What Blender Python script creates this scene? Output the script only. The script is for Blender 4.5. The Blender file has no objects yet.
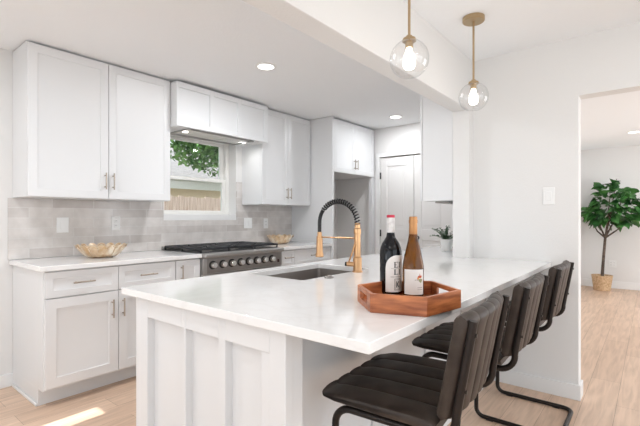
import bpy, bmesh, math, random
from mathutils import Vector, Matrix
random.seed(7)
PI = math.pi
scene = bpy.context.scene
COL = scene.collection

# ------------------------------------------------------------------ camera, world, sun, exposure
CAM_H = 1.2237
YAW = 0.6796
cam_data = bpy.data.cameras.new('camera')
cam_data.sensor_width = 36.0
cam_data.lens = 410.941 / 640.0 * 36.0
cam_data.shift_y = (217.362 - 213.0) / 640.0
cam_data.clip_start = 0.02
cam = bpy.data.objects.new('camera', cam_data)
cam.location = (0, 0, CAM_H)
cam.rotation_euler = (PI / 2, 0, YAW - PI / 2)
COL.objects.link(cam)
scene.camera = cam

world = bpy.data.worlds.new('sky')
scene.world = world
world.use_nodes = True
_bg = world.node_tree.nodes['Background']
_bg.inputs[0].default_value = (0.86, 0.93, 1.0, 1)
_bg.inputs[1].default_value = 1.9

def lamp(name, kind, loc, energy, color=(1, 1, 1), direction=None, **kw):
    d = bpy.data.lights.new(name, kind)
    d.energy = energy
    d.color = color
    for k, v in kw.items():
        setattr(d, k, v)
    o = bpy.data.objects.new(name, d)
    o.location = loc
    if direction is not None:
        o.rotation_euler = Vector(direction).to_track_quat('-Z', 'Y').to_euler()
    COL.objects.link(o)
    return o

lamp('sun', 'SUN', (-6, 2, 6), 13.0, (1.0, 0.97, 0.93), (1, 0.012, -0.55), angle=0.004)
# fill lamps added in place of daylight: patio opening, left wall, nook, side room
lamp('patio_fill', 'AREA', (0.7, -2.88, 1.25), 25, (0.95, 0.98, 1.0), (0, 1, 0.35), shape='RECTANGLE', size=4.4, size_y=2.1)
lamp('left_fill', 'AREA', (-2.38, 0.0, 1.2), 15, (0.86, 0.93, 1.0), (1, 0, 0.6), shape='RECTANGLE', size=1.8, size_y=3.2)
lamp('nook_fill', 'AREA', (-2.38, 2.15, 1.2), 18, (0.84, 0.92, 1.0), (1, 0, 0.8), shape='RECTANGLE', size=1.8, size_y=0.8)
lamp('side_room_fill', 'AREA', (6.2, -2.88, 1.25), 72, (0.97, 0.98, 1.0), (0, 1, 0.2), shape='RECTANGLE', size=3.6, size_y=1.9)
# unseen ceiling lamps out of view, added to brighten room and ceiling
for lx, ly, lw_ in ((0.15, 2.42, 15), (-1.4, 2.42, 12), (-0.6, 0.2, 10), (0.9, -1.2, 10), (2.4, -0.9, 10)):
    lamp('ceiling_fill', 'AREA', (lx, ly, 2.42), lw_, (0.93, 0.965, 1.0), (0, 0, -1), shape='DISK', size=0.14)

scene.view_settings.view_transform = 'Standard'
scene.view_settings.look = 'None'
scene.view_settings.gamma = 1.0
scene.view_settings.use_curve_mapping = False
scene.view_settings.exposure = -0.2

# ------------------------------------------------------------------ materials
def principled(name, color, rough=0.5, metal=0.0, **kw):
    m = bpy.data.materials.new(name)
    m.use_nodes = True
    b = m.node_tree.nodes['Principled BSDF']
    b.inputs['Base Color'].default_value = (*color, 1)
    b.inputs['Roughness'].default_value = rough
    b.inputs['Metallic'].default_value = metal
    for k, v in kw.items():
        b.inputs[k.replace('_', ' ')].default_value = v
    return m

def nodes_of(m):
    return m.node_tree.nodes, m.node_tree.links, m.node_tree.nodes['Principled BSDF']

def noise_color(m, c0, c1, scale=8, detail=4, stretch=(1, 1, 1), lo=0.35, hi=0.65):
    n, l, b = nodes_of(m)
    tc = n.new('ShaderNodeTexCoord'); mp = n.new('ShaderNodeMapping')
    mp.inputs['Scale'].default_value = stretch
    nz = n.new('ShaderNodeTexNoise'); nz.inputs['Scale'].default_value = scale; nz.inputs['Detail'].default_value = detail
    cr = n.new('ShaderNodeValToRGB')
    cr.color_ramp.elements[0].color = (*c0, 1); cr.color_ramp.elements[1].color = (*c1, 1)
    cr.color_ramp.elements[0].position = lo; cr.color_ramp.elements[1].position = hi
    l.new(tc.outputs['Object'], mp.inputs['Vector']); l.new(mp.outputs['Vector'], nz.inputs['Vector'])
    l.new(nz.outputs['Fac'], cr.inputs['Fac']); l.new(cr.outputs['Color'], b.inputs['Base Color'])
    return m

def add_bump(m, scale=200, strength=0.1, dist=0.002, stretch=(1, 1, 1), detail=2):
    n, l, b = nodes_of(m)
    tc = n.new('ShaderNodeTexCoord'); mp = n.new('ShaderNodeMapping'); mp.inputs['Scale'].default_value = stretch
    nz = n.new('ShaderNodeTexNoise'); nz.inputs['Scale'].default_value = scale; nz.inputs['Detail'].default_value = detail
    bp = n.new('ShaderNodeBump'); bp.inputs['Strength'].default_value = strength; bp.inputs['Distance'].default_value = dist
    l.new(tc.outputs['Object'], mp.inputs['Vector']); l.new(mp.outputs['Vector'], nz.inputs['Vector'])
    l.new(nz.outputs['Fac'], bp.inputs['Height']); l.new(bp.outputs['Normal'], b.inputs['Normal'])
    return m

def emission(name, color, strength):
    m = bpy.data.materials.new(name); m.use_nodes = True
    n = m.node_tree.nodes; n.clear()
    e = n.new('ShaderNodeEmission'); o = n.new('ShaderNodeOutputMaterial')
    e.inputs[0].default_value = (*color, 1); e.inputs[1].default_value = strength
    m.node_tree.links.new(e.outputs[0], o.inputs[0])
    return m

def thin_glass(name, tint=(1, 1, 1), ior=1.45, rough=0.0, gain=1.0):
    m = bpy.data.materials.new(name); m.use_nodes = True
    n = m.node_tree.nodes; l = m.node_tree.links; n.clear()
    t = n.new('ShaderNodeBsdfTransparent'); t.inputs[0].default_value = (*tint, 1)
    g = n.new('ShaderNodeBsdfGlossy'); g.inputs['Roughness'].default_value = rough
    f = n.new('ShaderNodeFresnel'); f.inputs[0].default_value = ior
    mu = n.new('ShaderNodeMath'); mu.operation = 'MULTIPLY'; mu.inputs[1].default_value = gain; mu.use_clamp = True
    mx = n.new('ShaderNodeMixShader'); o = n.new('ShaderNodeOutputMaterial')
    l.new(f.outputs[0], mu.inputs[0]); l.new(mu.outputs[0], mx.inputs[0])
    l.new(t.outputs[0], mx.inputs[1]); l.new(g.outputs[0], mx.inputs[2]); l.new(mx.outputs[0], o.inputs[0])
    return m

MAT = {}
MAT['wall'] = add_bump(principled('wall_paint', (0.79, 0.783, 0.772), 0.75), 90, 0.25, 0.003)
MAT['ceiling'] = add_bump(principled('ceiling_paint', (0.915, 0.93, 0.945), 0.8), 70, 0.3, 0.004)
MAT['trim'] = principled('trim_white', (0.84, 0.84, 0.835), 0.4)
MAT['cabinet'] = principled('cabinet_white', (0.77, 0.775, 0.782), 0.32)
MAT['hood'] = principled('hood_white', (0.775, 0.785, 0.795), 0.4)
MAT['gap'] = principled('cabinet_shadow_gap', (0.10, 0.10, 0.10), 0.8)
MAT['door'] = principled('door_white', (0.80, 0.79, 0.775), 0.45)
MAT['brass'] = principled('brushed_brass', (0.48, 0.36, 0.22), 0.30, 1.0)
MAT['gold'] = principled('faucet_gold', (0.60, 0.36, 0.19), 0.28, 1.0)
MAT['handle'] = principled('champagne_bronze', (0.45, 0.39, 0.33), 0.35, 1.0)
MAT['steel'] = add_bump(principled('stainless', (0.46, 0.45, 0.44), 0.33, 1.0), 60, 0.05, 0.001, (1, 1, 30))
MAT['steel_dark'] = principled('stainless_dark', (0.32, 0.30, 0.285), 0.38, 1.0)
MAT['sink'] = principled('sink_steel', (0.32, 0.29, 0.27), 0.42, 0.85)
MAT['chrome'] = principled('chrome', (0.75, 0.75, 0.74), 0.12, 1.0)
MAT['satin'] = principled('satin_metal', (0.80, 0.80, 0.80), 0.35, 0.5)
MAT['black'] = principled('black_satin', (0.012, 0.012, 0.013), 0.4)
MAT['iron'] = principled('cast_iron', (0.012, 0.013, 0.016), 0.42)
MAT['hose'] = principled('black_rubber', (0.012, 0.012, 0.014), 0.45)
MAT['plate'] = principled('white_plastic', (0.86, 0.86, 0.85), 0.3)
MAT['slot'] = principled('dark_slot', (0.25, 0.25, 0.25), 0.6)
MAT['pot_white'] = principled('white_ceramic', (0.82, 0.82, 0.80), 0.35)
MAT['stool_metal'] = principled('black_brown_metal', (0.022, 0.017, 0.015), 0.38, 0.5)

m = MAT['counter'] = principled('quartz', (0.86, 0.85, 0.845), 0.09)
n, l, b = nodes_of(m)
b.inputs['Specular IOR Level'].default_value = 0.5
tc = n.new('ShaderNodeTexCoord'); nz = n.new('ShaderNodeTexNoise'); nz.inputs['Scale'].default_value = 2.2; nz.inputs['Detail'].default_value = 6; nz.inputs['Distortion'].default_value = 1.6
cr = n.new('ShaderNodeValToRGB'); e = cr.color_ramp.elements
e[0].position = 0.46; e[0].color = (0.875, 0.873, 0.87, 1); e[1].position = 0.53; e[1].color = (0.875, 0.873, 0.87, 1)
x = e.new(0.495); x.color = (0.845, 0.838, 0.83, 1)
l.new(tc.outputs['Object'], nz.inputs['Vector']); l.new(nz.outputs['Fac'], cr.inputs['Fac']); l.new(cr.outputs['Color'], b.inputs['Base Color'])

# oak plank floor: planks run along x
m = MAT['floor'] = principled('oak_planks', (0.6, 0.45, 0.33), 0.42)
n, l, b = nodes_of(m)
tc = n.new('ShaderNodeTexCoord')
br = n.new('ShaderNodeTexBrick'); br.offset = 0.37; br.offset_frequency = 2
br.inputs['Color1'].default_value = (0.735, 0.55, 0.42, 1); br.inputs['Color2'].default_value = (0.60, 0.43, 0.315, 1)
br.inputs['Mortar'].default_value = (0.36, 0.24, 0.16, 1)
br.inputs['Scale'].default_value = 1.0; br.inputs['Mortar Size'].default_value = 0.0012; br.inputs['Bias'].default_value = -0.1
br.inputs['Brick Width'].default_value = 1.25; br.inputs['Row Height'].default_value = 0.18
mp = n.new('ShaderNodeMapping'); mp.inputs['Scale'].default_value = (1.2, 14, 1)
gr = n.new('ShaderNodeTexNoise'); gr.inputs['Scale'].default_value = 2.5; gr.inputs['Detail'].default_value = 7; gr.inputs['Distortion'].default_value = 0.6
gc = n.new('ShaderNodeValToRGB'); gc.color_ramp.elements[0].position = 0.3; gc.color_ramp.elements[0].color = (0.80, 0.765, 0.73, 1); gc.color_ramp.elements[1].position = 0.62; gc.color_ramp.elements[1].color = (1.08, 1.06, 1.05, 1)
mul = n.new('ShaderNodeMix'); mul.data_type = 'RGBA'; mul.blend_type = 'MULTIPLY'; mul.inputs['Factor'].default_value = 0.8
l.new(tc.outputs['Object'], br.inputs['Vector']); l.new(tc.outputs['Object'], mp.inputs['Vector']); l.new(mp.outputs['Vector'], gr.inputs['Vector'])
l.new(gr.outputs['Fac'], gc.inputs['Fac']); l.new(br.outputs['Color'], mul.inputs[6]); l.new(gc.outputs['Color'], mul.inputs[7]); l.new(mul.outputs[2], b.inputs['Base Color'])

# glazed greige subway tile on the x-z plane
m = MAT['tile'] = principled('subway_tile', (0.6, 0.57, 0.55), 0.12)
n, l, b = nodes_of(m)
tc = n.new('ShaderNodeTexCoord'); sep = n.new('ShaderNodeSeparateXYZ'); cmb = n.new('ShaderNodeCombineXYZ')
l.new(tc.outputs['Object'], sep.inputs[0]); l.new(sep.outputs['X'], cmb.inputs['X']); l.new(sep.outputs['Z'], cmb.inputs['Y'])
br = n.new('ShaderNodeTexBrick'); br.offset = 0.5
br.inputs['Color1'].default_value = (0.70, 0.665, 0.64, 1); br.inputs['Color2'].default_value = (0.52, 0.475, 0.45, 1); br.inputs['Mortar'].default_value = (0.72, 0.70, 0.68, 1)
br.inputs['Scale'].default_value = 1.0; br.inputs['Mortar Size'].default_value = 0.0030; br.inputs['Bias'].default_value = -0.25
br.inputs['Brick Width'].default_value = 0.305; br.inputs['Row Height'].default_value = 0.076
l.new(cmb.outputs[0], br.inputs['Vector'])
nz = n.new('ShaderNodeTexNoise'); nz.inputs['Scale'].default_value = 9; nz.inputs['Detail'].default_value = 3
cr = n.new('ShaderNodeValToRGB'); cr.color_ramp.elements[0].color = (0.88, 0.87, 0.86, 1); cr.color_ramp.elements[1].color = (1.08, 1.08, 1.08, 1)
cr.color_ramp.elements[0].position = 0.3; cr.color_ramp.elements[1].position = 0.7
mul = n.new('ShaderNodeMix'); mul.data_type = 'RGBA'; mul.blend_type = 'MULTIPLY'; mul.inputs['Factor'].default_value = 1.0
l.new(tc.outputs['Object'], nz.inputs['Vector']); l.new(nz.outputs['Fac'], cr.inputs['Fac'])
l.new(br.outputs['Color'], mul.inputs[6]); l.new(cr.outputs['Color'], mul.inputs[7]); l.new(mul.outputs[2], b.inputs['Base Color'])
bp = n.new('ShaderNodeBump'); bp.inputs['Strength'].default_value = 0.35; bp.inputs['Distance'].default_value = 0.003; bp.invert = True
l.new(br.outputs['Fac'], bp.inputs['Height'])
bp2 = n.new('ShaderNodeBump'); bp2.inputs['Strength'].default_value = 0.25; bp2.inputs['Distance'].default_value = 0.004
l.new(nz.outputs['Fac'], bp2.inputs['Height']); l.new(bp.outputs['Normal'], bp2.inputs['Normal']); l.new(bp2.outputs['Normal'], b.inputs['Normal'])

MAT['leather'] = add_bump(noise_color(principled('dark_leather', (0.05, 0.042, 0.037), 0.44, 0.0, Specular_IOR_Level=0.32), (0.023, 0.0155, 0.012), (0.058, 0.043, 0.034), 14, 6), 220, 0.12, 0.001)
MAT['seam'] = principled('leather_piping', (0.02, 0.016, 0.014), 0.5)
MAT['acacia'] = noise_color(principled('acacia_wood', (0.4, 0.15, 0.06), 0.35), (0.20, 0.045, 0.013), (0.56, 0.19, 0.065), 4, 8, (2.0, 2.0, 14), 0.32, 0.66)
MAT['woven'] = add_bump(noise_color(principled('woven_basket', (0.62, 0.42, 0.25), 0.7), (0.50, 0.32, 0.17), (0.72, 0.52, 0.33), 40, 3), 120, 0.5, 0.006, (1, 1, 2))
MAT['soil'] = noise_color(principled('soil', (0.03, 0.02, 0.015), 0.9), (0.02, 0.014, 0.01), (0.06, 0.045, 0.03), 60)
MAT['bark'] = add_bump(noise_color(principled('bark', (0.09, 0.06, 0.045), 0.8), (0.05, 0.035, 0.028), (0.14, 0.10, 0.075), 30), 60, 0.5, 0.006)
MAT['fig_leaf'] = noise_color(principled('fig_leaf', (0.03, 0.12, 0.03), 0.35), (0.014, 0.070, 0.016), (0.085, 0.26, 0.06), 7, 3)
MAT['herb_leaf'] = noise_color(principled('herb_leaf', (0.04, 0.10, 0.04), 0.5), (0.03, 0.075, 0.035), (0.10, 0.19, 0.09), 50, 3)
MAT['tree_leaf'] = noise_color(principled('tree_leaf', (0.06, 0.2, 0.04), 0.5), (0.035, 0.12, 0.03), (0.24, 0.44, 0.14), 3.5, 4)
MAT['shell'] = noise_color(principled('cream_gold_shell', (0.7, 0.5, 0.3), 0.28, 0.55), (0.68, 0.47, 0.27), (0.92, 0.82, 0.68), 22, 3, (1, 1, 0.5))
MAT['gold_wire'] = principled('bowl_gold', (0.62, 0.42, 0.22), 0.3, 1.0)
MAT['wine_dark'] = principled('dark_bottle_glass', (0.004, 0.005, 0.007), 0.05, 0.0, Specular_IOR_Level=0.32)
MAT['wine_amber'] = principled('amber_bottle_glass', (0.20, 0.068, 0.006), 0.03, 0.0, Transmission_Weight=0.92, IOR=1.4)
MAT['label'] = principled('paper_label', (0.80, 0.78, 0.75), 0.6)
MAT['ink'] = principled('black_ink', (0.02, 0.018, 0.018), 0.6)
MAT['ink_grey'] = principled('grey_ink', (0.28, 0.25, 0.24), 0.6)
MAT['leaf_red'] = principled('red_ink', (0.50, 0.09, 0.03), 0.6)
MAT['leaf_orange'] = principled('orange_ink', (0.75, 0.33, 0.08), 0.6)
MAT['leaf_green'] = principled('olive_ink', (0.33, 0.36, 0.18), 0.6)
MAT['foil_white'] = noise_color(principled('white_foil', (0.72, 0.71, 0.70), 0.35), (0.60, 0.58, 0.57), (0.80, 0.79, 0.78), 60)
MAT['foil_red'] = principled('red_foil', (0.55, 0.03, 0.07), 0.35)
MAT['foil_gold'] = principled('gold_foil', (0.45, 0.23, 0.10), 0.3, 0.8)
MAT['badge'] = principled('badge_red', (0.035, 0.008, 0.008), 0.4)
MAT['pane'] = thin_glass('window_glass', (0.97, 0.985, 0.98), 1.4)
m = MAT['globe'] = thin_glass('globe_glass', (0.985, 0.985, 0.985))
n = m.node_tree.nodes; l = m.node_tree.links
lw = n.new('ShaderNodeLayerWeight'); lw.inputs[0].default_value = 0.5
pw = n.new('ShaderNodeMath'); pw.operation = 'POWER'; pw.inputs[1].default_value = 3.0
ad = n.new('ShaderNodeMath'); ad.operation = 'MULTIPLY_ADD'; ad.inputs[1].default_value = 0.75; ad.inputs[2].default_value = 0.10
l.new(lw.outputs['Facing'], pw.inputs[0]); l.new(pw.outputs[0], ad.inputs[0])
l.new(ad.outputs[0], [q for q in n if q.type == 'MIX_SHADER'][0].inputs[0])
MAT['bulb'] = emission('bulb_glow', (1.0, 0.93, 0.82), 9.0)
MAT['can'] = emission('downlight_glow', (1.0, 0.96, 0.90), 6.0)
MAT['vinyl'] = principled('window_vinyl', (0.87, 0.86, 0.83), 0.45)
MAT['fence'] = noise_color(principled('fence_wood', (0.4, 0.25, 0.17), 0.8), (0.52, 0.35, 0.27), (0.78, 0.62, 0.54), 3, 5, (12, 1, 0.6))
MAT['shingle'] = add_bump(noise_color(principled('shingles', (0.3, 0.28, 0.28), 0.9), (0.23, 0.215, 0.22), (0.34, 0.325, 0.33), 6, 6, (1, 4, 4)), 20, 0.5, 0.02)
MAT['siding'] = principled('house_siding', (0.85, 0.70, 0.52), 0.8)
MAT['fascia'] = principled('house_fascia', (0.93, 0.92, 0.90), 0.6)
MAT['grass'] = noise_color(principled('lawn', (0.12, 0.2, 0.06), 0.9), (0.12, 0.13, 0.08), (0.22, 0.23, 0.15), 6, 5)
MAT['concrete'] = noise_color(principled('concrete', (0.5, 0.49, 0.47), 0.85), (0.45, 0.44, 0.42), (0.58, 0.57, 0.55), 5, 4)

# ------------------------------------------------------------------ mesh helpers
class M:
    def __init__(self):
        self.v = []; self.f = []
    def add(self, vs, fs):
        o = len(self.v)
        self.v += [tuple(p) for p in vs]
        self.f += [tuple(i + o for i in q) for q in fs]
        return self
    def box(self, x0, x1, y0, y1, z0, z1):
        vs = [(x, y, z) for x in (x0, x1) for y in (y0, y1) for z in (z0, z1)]
        return self.add(vs, [(0, 1, 3, 2), (4, 6, 7, 5), (0, 4, 5, 1), (2, 3, 7, 6), (0, 2, 6, 4), (1, 5, 7, 3)])
    def boxf(self, F, a0, a1, b0, b1, d0, d1):
        o, ua, va, na = F
        vs = [o + ua * a + va * b_ + na * d for a in (a0, a1) for b_ in (b0, b1) for d in (d0, d1)]
        return self.add(vs, [(0, 1, 3, 2), (4, 6, 7, 5), (0, 4, 5, 1), (2, 3, 7, 6), (0, 2, 6, 4), (1, 5, 7, 3)])
    def prism(self, poly, z0, z1):
        k = len(poly)
        vs = [(p[0], p[1], z0) for p in poly] + [(p[0], p[1], z1) for p in poly]
        fs = [tuple(range(k)), tuple(range(k, 2 * k))] + [(i, (i + 1) % k, k + (i + 1) % k, k + i) for i in range(k)]
        return self.add(vs, fs)
    def tube(self, pts, r, n=10, closed=False, cap=True, flat=1.0):
        pts = [Vector(p) for p in pts]; k = len(pts)
        rs = r if isinstance(r, (list, tuple)) else [r] * k
        tang = []
        for i in range(k):
            a = pts[i - 1] if (i > 0 or closed) else pts[i]
            c = pts[(i + 1) % k] if (i < k - 1 or closed) else pts[i]
            tang.append((c - a).normalized())
        up = Vector((0, 0, 1)) if abs(tang[0].z) < 0.9 else Vector((1, 0, 0))
        nrm = (up - tang[0] * up.dot(tang[0])).normalized()
        vs = []
        for i in range(k):
            t = tang[i]
            nrm = (nrm - t * nrm.dot(t))
            nrm = nrm.normalized() if nrm.length > 1e-6 else t.orthogonal().normalized()
            bi = t.cross(nrm)
            for j in range(n):
                a = 2 * PI * j / n
                vs.append(pts[i] + nrm * (math.cos(a) * rs[i]) + bi * (math.sin(a) * rs[i] * flat))
        fs = []
        for i in range(k if closed else k - 1):
            for j in range(n):
                a = i * n + j; b_ = i * n + (j + 1) % n
                c = ((i + 1) % k) * n + (j + 1) % n; d = ((i + 1) % k) * n + j
                fs.append((a, b_, c, d))
        if cap and not closed:
            fs.append(tuple(range(n))); fs.append(tuple((k - 1) * n + j for j in range(n)))
        return self.add(vs, fs)
    def lathe(self, prof, c, n=32, axis='z', close=True):
        """prof: list of (radius, height); revolves about an axis through c."""
        vs = []
        for r, h in prof:
            for j in range(n):
                a = 2 * PI * j / n
                p = {'z': (r * math.cos(a), r * math.sin(a), h), 'y': (r * math.cos(a), h, r * math.sin(a)), 'x': (h, r * math.cos(a), r * math.sin(a))}[axis]
                vs.append((c[0] + p[0], c[1] + p[1], c[2] + p[2]))
        fs = []
        for i in range(len(prof) - 1):
            for j in range(n):
                fs.append((i * n + j, i * n + (j + 1) % n, (i + 1) * n + (j + 1) % n, (i + 1) * n + j))
        if close:
            fs.append(tuple(range(n))); fs.append(tuple((len(prof) - 1) * n + j for j in range(n)))
        return self.add(vs, fs)
    def build(self, name, mat, parent=None, bevel=0.0, smooth=True, label=None, cat=None, group=None, kind=None, local=False, segs=2, merge=False):
        me = bpy.data.meshes.new(name)
        off = Vector((0, 0, 0))
        if parent is not None and not local:
            off = root_offset(parent)
        elif parent is None and not local and kind is None:
            xs = [p[0] for p in self.v]; ys = [p[1] for p in self.v]; zs = [p[2] for p in self.v]
            off = Vector(((min(xs) + max(xs)) / 2, (min(ys) + max(ys)) / 2, min(zs)))
        me.from_pydata([tuple(Vector(p) - off) for p in self.v], [], self.f)
        bm = bmesh.new(); bm.from_mesh(me)
        if merge:
            bmesh.ops.remove_doubles(bm, verts=bm.verts, dist=1e-5)
        bmesh.ops.recalc_face_normals(bm, faces=bm.faces)
        bm.to_mesh(me); bm.free()
        if smooth:
            me.shade_smooth(); me.set_sharp_from_angle(angle=math.radians(38))
        me.materials.append(MAT[mat])
        o = bpy.data.objects.new(name, me)
        COL.objects.link(o)
        if parent is not None:
            o.parent = parent
        elif not local and kind is None:
            o.location = off
        if bevel:
            mod = o.modifiers.new('bevel', 'BEVEL'); mod.width = bevel; mod.segments = segs; mod.limit_method = 'ANGLE'; mod.angle_limit = math.radians(40); mod.harden_normals = False
        tag(o, label, cat, group, kind)
        return o

def root_offset(o):
    off = Vector((0, 0, 0))
    while o is not None:
        off += Vector(o.location); o = o.parent
    return off

def tag(o, label=None, cat=None, group=None, kind=None):
    for k, v in (('label', label), ('category', cat), ('group', group), ('kind', kind)):
        if v:
            o[k] = v

def thing(name, label, cat, loc=(0, 0, 0), rz=0.0, group=None, kind=None):
    o = bpy.data.objects.new(name, None)
    o.empty_display_size = 0.1
    o.location = loc; o.rotation_euler = (0, 0, rz)
    COL.objects.link(o)
    tag(o, label, cat, group, kind)
    return o

def copy_tree(o, parent=None):
    c = o.copy(); COL.objects.link(c)
    if parent is not None:
        c.parent = parent
    for ch in list(o.children):
        copy_tree(ch, c)
    return c

def arc(c, r, a0, a1, ua, va, n=8):
    """points on an arc about c in the plane of ua, va"""
    c = Vector(c); ua = Vector(ua); va = Vector(va)
    return [c + ua * (r * math.cos(a0 + (a1 - a0) * i / n)) + va * (r * math.sin(a0 + (a1 - a0) * i / n)) for i in range(n + 1)]

def face_neg_y(y):   # a = x, b = z, outward -y
    return (Vector((0, y, 0)), Vector((1, 0, 0)), Vector((0, 0, 1)), Vector((0, -1, 0)))
def face_neg_x(x):   # a = y, b = z, outward -x
    return (Vector((x, 0, 0)), Vector((0, 1, 0)), Vector((0, 0, 1)), Vector((-1, 0, 0)))
def face_pos_y(y):
    return (Vector((0, y, 0)), Vector((1, 0, 0)), Vector((0, 0, 1)), Vector((0, 1, 0)))

def shaker(F, a0, a1, b0, b1, rail=0.062, thick=0.020, recess=0.009, step=0.012):
    """a framed, recessed-panel front standing out of plane F"""
    m = M()
    # nested rings at the given depth: outer edge, inner edge of frame, foot of the step
    def ring(i, d):
        return [F[0] + F[1] * a + F[2] * b_ + F[3] * d for a, b_ in ((a0 + i, b0 + i), (a1 - i, b0 + i), (a1 - i, b1 - i), (a0 + i, b1 - i))]
    rings = [ring(0, 0), ring(0, thick - 0.0015), ring(0.0015, thick), ring(rail - 0.001, thick), ring(rail, thick - 0.001), ring(rail + 0.001, thick - recess * 0.55), ring(rail + step, thick - recess)]
    vs = [p for r in rings for p in r]; fs = [(0, 1, 2, 3)]
    for i in range(len(rings) - 1):
        for j in range(4):
            fs.append((i * 4 + j, i * 4 + (j + 1) % 4, (i + 1) * 4 + (j + 1) % 4, (i + 1) * 4 + j))
    k = (len(rings) - 1) * 4
    fs.append((k, k + 1, k + 2, k + 3))
    return m.add(vs, fs)

def bar_pull(F, a, b_, length, vertical, stand=0.030, r=0.0055):
    m = M()
    P = lambda s, d: F[0] + F[1] * (a + (0 if vertical else s)) + F[2] * (b_ + (s if vertical else 0)) + F[3] * d
    h = length / 2
    m.tube([P(-h, stand), P(h, stand)], r, 10)
    for s in (-h * 0.68, h * 0.68):
        m.tube([P(s, 0.0), P(s, stand)], r * 0.85, 8)
    return m

# ------------------------------------------------------------------ setting dimensions
YW = 3.627            # window wall
ZC = 2.434            # ceiling
XW = 3.226            # dining-side wall on the right
XP = 3.1415           # end of the partition carrying the beam
YP0, YP1 = 1.080, 1.207
XF = 4.88             # closet wall
XH = 8.70             # far wall of the side room
XL, YB = -2.40, -2.90
T = 0.12

M().box(XL, XH + T, YB - 0.1, YW + 0.25, -0.12, 0.0).build('floor', 'floor', kind='structure', smooth=False)
M().box(XL, XH + T, YB - 0.1, YW + 0.25, ZC, ZC + 0.12).build('ceiling', 'ceiling', kind='structure', smooth=False)

# window wall, with its opening
WX0, WX1, WZ0, WZ1 = 2.107, 2.990, 1.194, 2.080
YO = YW + 0.22
w = M()
w.box(XL, WX0, YW, YO, 0, ZC); w.box(WX1, XF + T, YW, YO, 0, ZC)
w.box(WX0, WX1, YW, YO, 0, WZ0); w.box(WX0, WX1, YW, YO, WZ1, ZC)
w.build('wall_back', 'wall', kind='structure', smooth=False)

# left wall, unseen: opening added for the fill lamp, narrow slot shaping the sun strip
w = M()
w.box(XL - T, XL, YB, -1.7, 0, ZC); w.box(XL - T, XL, -1.7, 1.7, 0, 0.25); w.box(XL - T, XL, -1.7, 1.7, 2.15, ZC)
w.box(XL - T, XL, 1.7, 2.615, 0, ZC); w.box(XL - T, XL, 2.615, 2.745, 2.02, ZC); w.box(XL - T, XL, 2.745, YO, 0, ZC)
w.build('wall_left', 'wall', kind='structure', smooth=False)

# wall behind the camera: patio opening and the side room's window opening
w = M()
w.box(XL, -1.5, YB - T, YB, 0, ZC); w.box(2.9, 4.3, YB - T, YB, 0, ZC); w.box(8.1, XH + T, YB - T, YB, 0, ZC)
w.box(-1.5, 2.9, YB - T, YB, 2.25, ZC); w.box(4.3, 8.1, YB - T, YB, 2.2, ZC); w.box(4.3, 8.1, YB - T, YB, 0, 0.2)
w.build('wall_front', 'wall', kind='structure', smooth=False)

# dining-side wall with the cased opening to the side room
OY, OZ = 0.383, 2.039
w = M()
w.box(XW, XW + T, OY, YP0, 0, ZC); w.box(XW, XW + T, -1.6, OY, OZ, ZC); w.box(XW, XW + T, YB, -1.6, 0, ZC)
w.build('wall_right', 'wall', kind='structure', smooth=False)
# partition running from the beam end to the far wall of the side room
M().box(XP, XH, YP0, YP1, 0, ZC).build('wall_partition', 'wall', kind='structure', smooth=False)
# closet wall and side room end wall
DY0, DY1, DZ = 1.886, 2.892, 2.040
w = M()
w.box(XF, XF + T, YP1, DY0, 0, ZC); w.box(XF, XF + T, DY1, YW, 0, ZC); w.box(XF, XF + T, DY0, DY1, DZ, ZC)
w.build('wall_far', 'wall', kind='structure', smooth=False)
M().box(XF + 0.5, XF + 0.6, YP1, YW, 0, ZC).build('wall_closet', 'wall', kind='structure', smooth=False)
M().box(XH, XH + T, YB, YP0, 0, ZC).build('wall_end', 'wall', kind='structure', smooth=False)
# beam between kitchen and dining side
M().box(XL, XP, YP0, YP1, 2.043, ZC).build('trim_1', 'wall', kind='structure', bevel=0.004)

def baseboard(name, *boxes):
    m = M()
    for b_ in boxes:
        m.box(*b_)
    return m.build(name, 'trim', kind='structure', bevel=0.003)
baseboard('baseboard_right', (XW - 0.014, XW, OY - 0.014, YP0, 0, 0.103), (XW, XW + T, OY - 0.014, OY, 0, 0.103))
baseboard('baseboard_back', (XL, 0.925, YW - 0.014, YW, 0, 0.092))
baseboard('baseboard_end', (XH - 0.014, XH, YB, YP0, 0, 0.125))
baseboard('baseboard_far', (XF - 0.014, XF, YP1, DY0 - 0.06, 0, 0.10))

# ------------------------------------------------------------------ window_1 (double hung, set deep)
win = thing('window_1', None, None, (2.55, 3.78, WZ0), kind='structure')
fy0, fy1 = 3.752, 3.832
m = M()
m.box(WX0, WX0 + 0.045, fy0, fy1, WZ0, WZ1); m.box(WX1 - 0.045, WX1, fy0, fy1, WZ0, WZ1)
m.box(WX0 + 0.045, WX1 - 0.045, fy0, fy1, WZ1 - 0.03, WZ1); m.box(WX0 + 0.045, WX1 - 0.045, fy0, fy1, WZ0, 1.262)
m.build('window_frame', 'vinyl', win, 0.003)
M().box(WX0, WX1, YW - 0.006, fy0, WZ0, 1.256).build('window_sill', 'trim', win, 0.003)
def sash(x0, x1, z0, z1, y0, y1, st, rb, rt):
    m = M()
    m.box(x0, x0 + st, y0, y1, z0, z1); m.box(x1 - st, x1, y0, y1, z0, z1)
    m.box(x0 + st, x1 - st, y0, y1, z0, z0 + rb); m.box(x0 + st, x1 - st, y0, y1, z1 - rt, z1)
    s = m.build('sash', 'vinyl', win, 0.002)
    yc = (y0 + y1) / 2
    M().box(x0 + st - 0.003, x1 - st + 0.003, yc - 0.002, yc + 0.002, z0 + rb - 0.003, z1 - rt + 0.003).build('pane', 'pane', s, smooth=False)
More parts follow.
